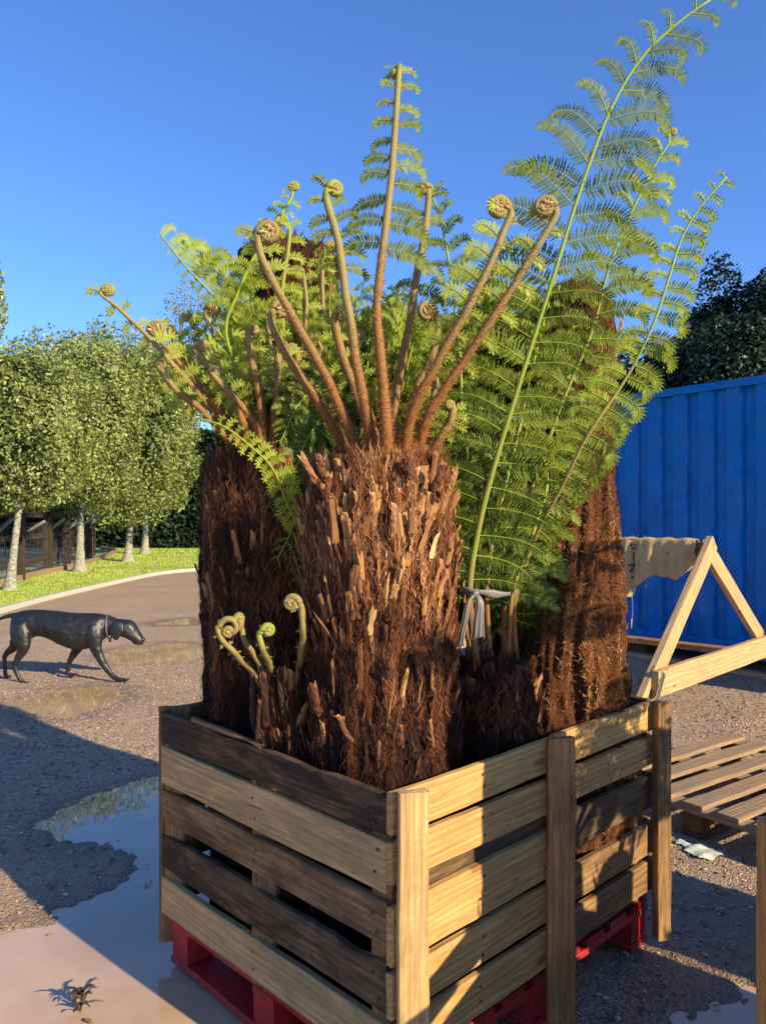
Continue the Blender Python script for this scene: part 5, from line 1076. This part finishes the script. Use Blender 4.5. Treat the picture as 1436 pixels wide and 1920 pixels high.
frond(f5, [(950, 1255, 2.18), (962, 1110, 2.15), (1000, 1000, 2.15), (1024, 920, 2.17), (1022, 870, 2.2), (1010, 850, 2.22)], .0085, .005, (.7, .95), None, None, 0)
for i, q in enumerate([[(900, 1250, 2.2), (872, 1110, 2.3), (850, 1000, 2.36), (835, 880, 2.42), (830, 780, 2.45)], [(905, 1250, 2.25), (900, 1080, 2.34), (905, 960, 2.4), (915, 830, 2.45), (925, 720, 2.48)], [(940, 1250, 2.27), (950, 1100, 2.34), (980, 1000, 2.4), (1000, 900, 2.45), (990, 790, 2.5)], [(880, 1240, 2.2), (868, 1090, 2.2), (866, 1000, 2.24), (850, 920, 2.3), (835, 860, 2.33)]]):
    frond(f5, q, .0075, .002, (.5, .95), None, dict(BIG, lobes=False, t=(.28, .985), n=16, L=(85, 90, 80, 60, 30), R=(85, 90, 80, 60, 30), tone=(.08, .4), curl=(0, .1, .3)), 0)
mass(f5, 8, 915, 1060, 2.36, 75, 240, 76, base=(60, 40), tone=(.05, .35), curl=(0, .1, .4), L=(75, 80, 60, 20))
mass(f5, 7, 930, 1190, 2.42, 70, 230, 77, base=(60, 20), tone=(.02, .3), curl=(0, .1, .4), L=(75, 80, 60, 20))
def ribbon():
    pts = [P(x, y, d) for x, y, d in ((862, 1108, 2.16), (880, 1108, 2.125), (905, 1110, 2.12), (935, 1114, 2.135), (962, 1112, 2.16), (975, 1108, 2.24), (950, 1104, 2.30), (905, 1104, 2.32), (868, 1106, 2.25), (862, 1108, 2.17))]
    p = smooth_path(pts, 60); mb = MB(); r = np.random.default_rng(2); V = []
    for i, q in enumerate(p):
        w_ = .0085+.003*math.sin(i*.7); o = nrm(q-P(918, 1108, 2.22)); V += [q+[0, 0, w_]+o*.002*r.uniform(), q+[0, 0, w_*.3]+o*.004, q-[0, 0, w_*.3]+o*.001, q-[0, 0, w_]+o*.003*r.uniform()]
    mb.add(np.array(V), ring_faces(60, 4, False))
    kn = P(891, 1113, 2.11)
    def tail(path, w0, w1, sd):
        p = smooth_path([P(*q) for q in path], 26); rr = np.random.default_rng(sd); V = []
        for i, q in enumerate(p):
            t = i/25; w_ = w0+(w1-w0)*t**.7
            for s in np.linspace(-1, 1, 13): V.append(q+np.array([s*w_, -.006*math.cos(s*1.6)-.0035*math.sin(s*9+sd)*t, (.010*rr.normal(0, .35) if i == 25 else 0)]))
        mb.add(np.array(V), ring_faces(26, 13, False))
    tail([(889, 1114, 2.108), (878, 1130, 2.10), (872, 1160, 2.10), (866, 1185, 2.105), (862, 1212, 2.11)], .006, .011, 3)
    tail([(893, 1114, 2.108), (899, 1130, 2.095), (897, 1160, 2.095), (895, 1196, 2.10)], .006, .020, 5)
    lathe_ell(mb, kn, (.010, .008, .009), 8, 10)
    m = N('grey woven ribbon'); n = m.noise(m.coord((300, 300, 14), obj=False), 1, 3); m.set(m.mix(n, (.055, .05, .045), (.30, .27, .24)), .38, m.bump(n, .6, .004), .6)
    o = mb.build('ribbon', m.mat); md = o.modifiers.new('t', 'SOLIDIFY'); md.thickness = .001
    tag(o, 'silvery grey ribbon knotted round the green frond stalks with two hanging ends', 'ribbon')
ribbon()

# ---- 6: small fern in front with four furled croziers ------------------------------------------
f6 = plant('small low dark fern between the front trunks with four pale green furled croziers', -.262, 2.12, group=GR)
make_trunk(f6, [(-.262, 2.12, .15, .075), (-.262, 2.12, .6, .082), (-.262, 2.12, .85, .078), (-.265, 2.12, .98, .06)], 53, 7000, 90, ftone=(.1, .15, .18), fdir=.4, sz=(.5, 1.0), stone=.2, rough=1.3)
Ys = 2.0
frond(f6, [(492, 1285, 2.14), (466, 1252, 2.07), (438, 1222, Ys), (418, 1200, Ys), (408, 1178, Ys)], .009, .0078, (.45, .65), (432, 1176, 25, 1, 1.0), dict(t=(.45, .99), n=6, L=(9, 9), R=(9, 9), curl=(1, 1), droop=1, tone=(.7, .9), w=.5, nm=5), 160, name='crozier', knot=0, hl=(.002, .005))
frond(f6, [(447, 1162, Ys-.002), (452, 1172, Ys)], .008, .0085, (.5, .6), (428, 1186, 14, -1, 1.5), None, 60, name='crozier', hl=(.002, .005))
frond(f6, [(496, 1285, 2.14), (481, 1234, 2.09), (462, 1205, 2.06), (455, 1190, 2.06)], .0085, .0075, (.5, .5), (447, 1165, 19, -1, 1.6, 1.2), None, 60, name='crozier')
frond(f6, [(514, 1290, 2.14), (506, 1246, 2.06), (492, 1215, 1.99), (486, 1190, 1.99)], .0095, .0085, (.45, .8), (503, 1182, 16, 1, 1.6, .35), dict(t=(.4, .99), n=4, L=(9, 9), R=(9, 9), curl=(1, 1), droop=1, tone=(.7, .9), w=.5, nm=5), 160, name='crozier', hl=(.002, .005))
frond(f6, [(556, 1290, 2.14), (562, 1242, 2.06), (568, 1185, 1.97), (566, 1145, 1.965)], .010, .009, (.7, .45), (548, 1131, 20, -1, 1.7, -.2), dict(t=(.3, .9), n=4, L=(12, 10), curl=(1, 1), droop=1, tone=(.8, .9), w=.4, nm=6), 150, name='crozier')
cutstalks(f6, [((475, 1350, 2.05), (474, 1262, 2.045), .009, .16), ((500, 1360, 2.02), (494, 1266, 2.02), .0115, .14), ((532, 1340, 2.04), (524, 1266, 2.05), .008, .06), ((482, 1385, 2.0), (487, 1312, 2.0), .006, .2)])

# ---- the ferns in the second crate, right of the view, plus two added on the ground for shade -----------------------------------
def outside_fern(label, x, y, h, rad, seed, tips, z0=.1205):
    rt = plant(label, x, y, z0, group='tree ferns in the second crate beyond the right border')
    make_trunk(rt, [(x, y, z0, rad), (x, y, h*.5, rad), (x, y, h*.9, rad*.95), (x, y, h, rad*.8)], seed, 2500, 60, ftone=(.3, .5))
    for i, (tx, ty, tz, l) in enumerate(tips):
        FN[0] += 1; r = np.random.default_rng(FN[0]); L0 = np.array(rt.location); a = np.array([x, y, h-.03]); b = np.array([tx, ty, tz]); mid = (a+b)/2+[0, 0, .22*np.linalg.norm(b-a)]
        path = smooth_path([a, a*.6+mid*.4+[0, 0, .05], mid, b], 30); T = nrm(np.gradient(path, axis=0)); sb = MB(); tube(sb, path-L0, np.linspace(.010, .003, 30), 7, tone=.7); st = sb.build('frond', M['stalk'], rt); lb = MB()
        for u in np.linspace(.25, .98, 18):
            j = int(u*29); sd_ = nrm(np.cross(T[j], [0, 0, 1]))
            for sg in (-1, 1):
                d0 = nrm(sd_*sg+T[j]*.35-np.array([0, 0, .15])); Nn = nrm(np.cross(d0, T[j])); pinna(lb, path[j]-L0, d0, Nn*(1 if np.cross(Nn, d0)[2] < 0 else -1), l*math.sin(min(1, (1.06-u)*1.5)*1.57), .5, .3, .4, r, .2, 16)
        q = lb.build('leaflets', [M['fern'], M['stalk'], M['knot']]); q.parent = st
outside_fern('stout tree fern trunk in the second crate just outside the right border', 1.32, 1.22, 1.52, .185, 81, [(1.25, 1.75, 1.5, .18), (1.6, 1.9, 1.75, .22), (1.9, 1.5, 1.7, .2), (1.4, .7, 1.8, .2), (1.75, .9, 1.8, .2)])
outside_fern('short tree fern trunk beside the back corner inside the second crate', 1.80, 1.405, .98, .11, 83, [(1.75, 2.05, 1.15, .2), (2.1, 1.8, 1.1, .2)])
outside_fern('slimmer tree fern trunk in the second crate outside the right border', 1.60, 1.18, 1.08, .12, 82, [(1.75, 2.05, 1.05, .24), (1.5, 1.95, 1.2, .22), (2.1, 1.9, 1.1, .22), (2.2, 1.5, 1.15, .2), (1.95, 2.2, 1.35, .22)])
outside_fern('added squat fern trunk out of view behind the second crate, there to cast shade', 2.12, 1.97, .80, .17, 84, [(2.1, 2.5, .95, .2), (2.6, 2.2, .9, .2)], 0.0)  # unseen, added to throw shadow on the mud right of the crate
outside_fern('added narrow fern trunk out of view beside the second crate, there to cast shade', 2.08, 1.66, .72, .12, 85, [(2.3, 1.9, .9, .18)], 0.0)  # also added out of view, widens that ground shadow
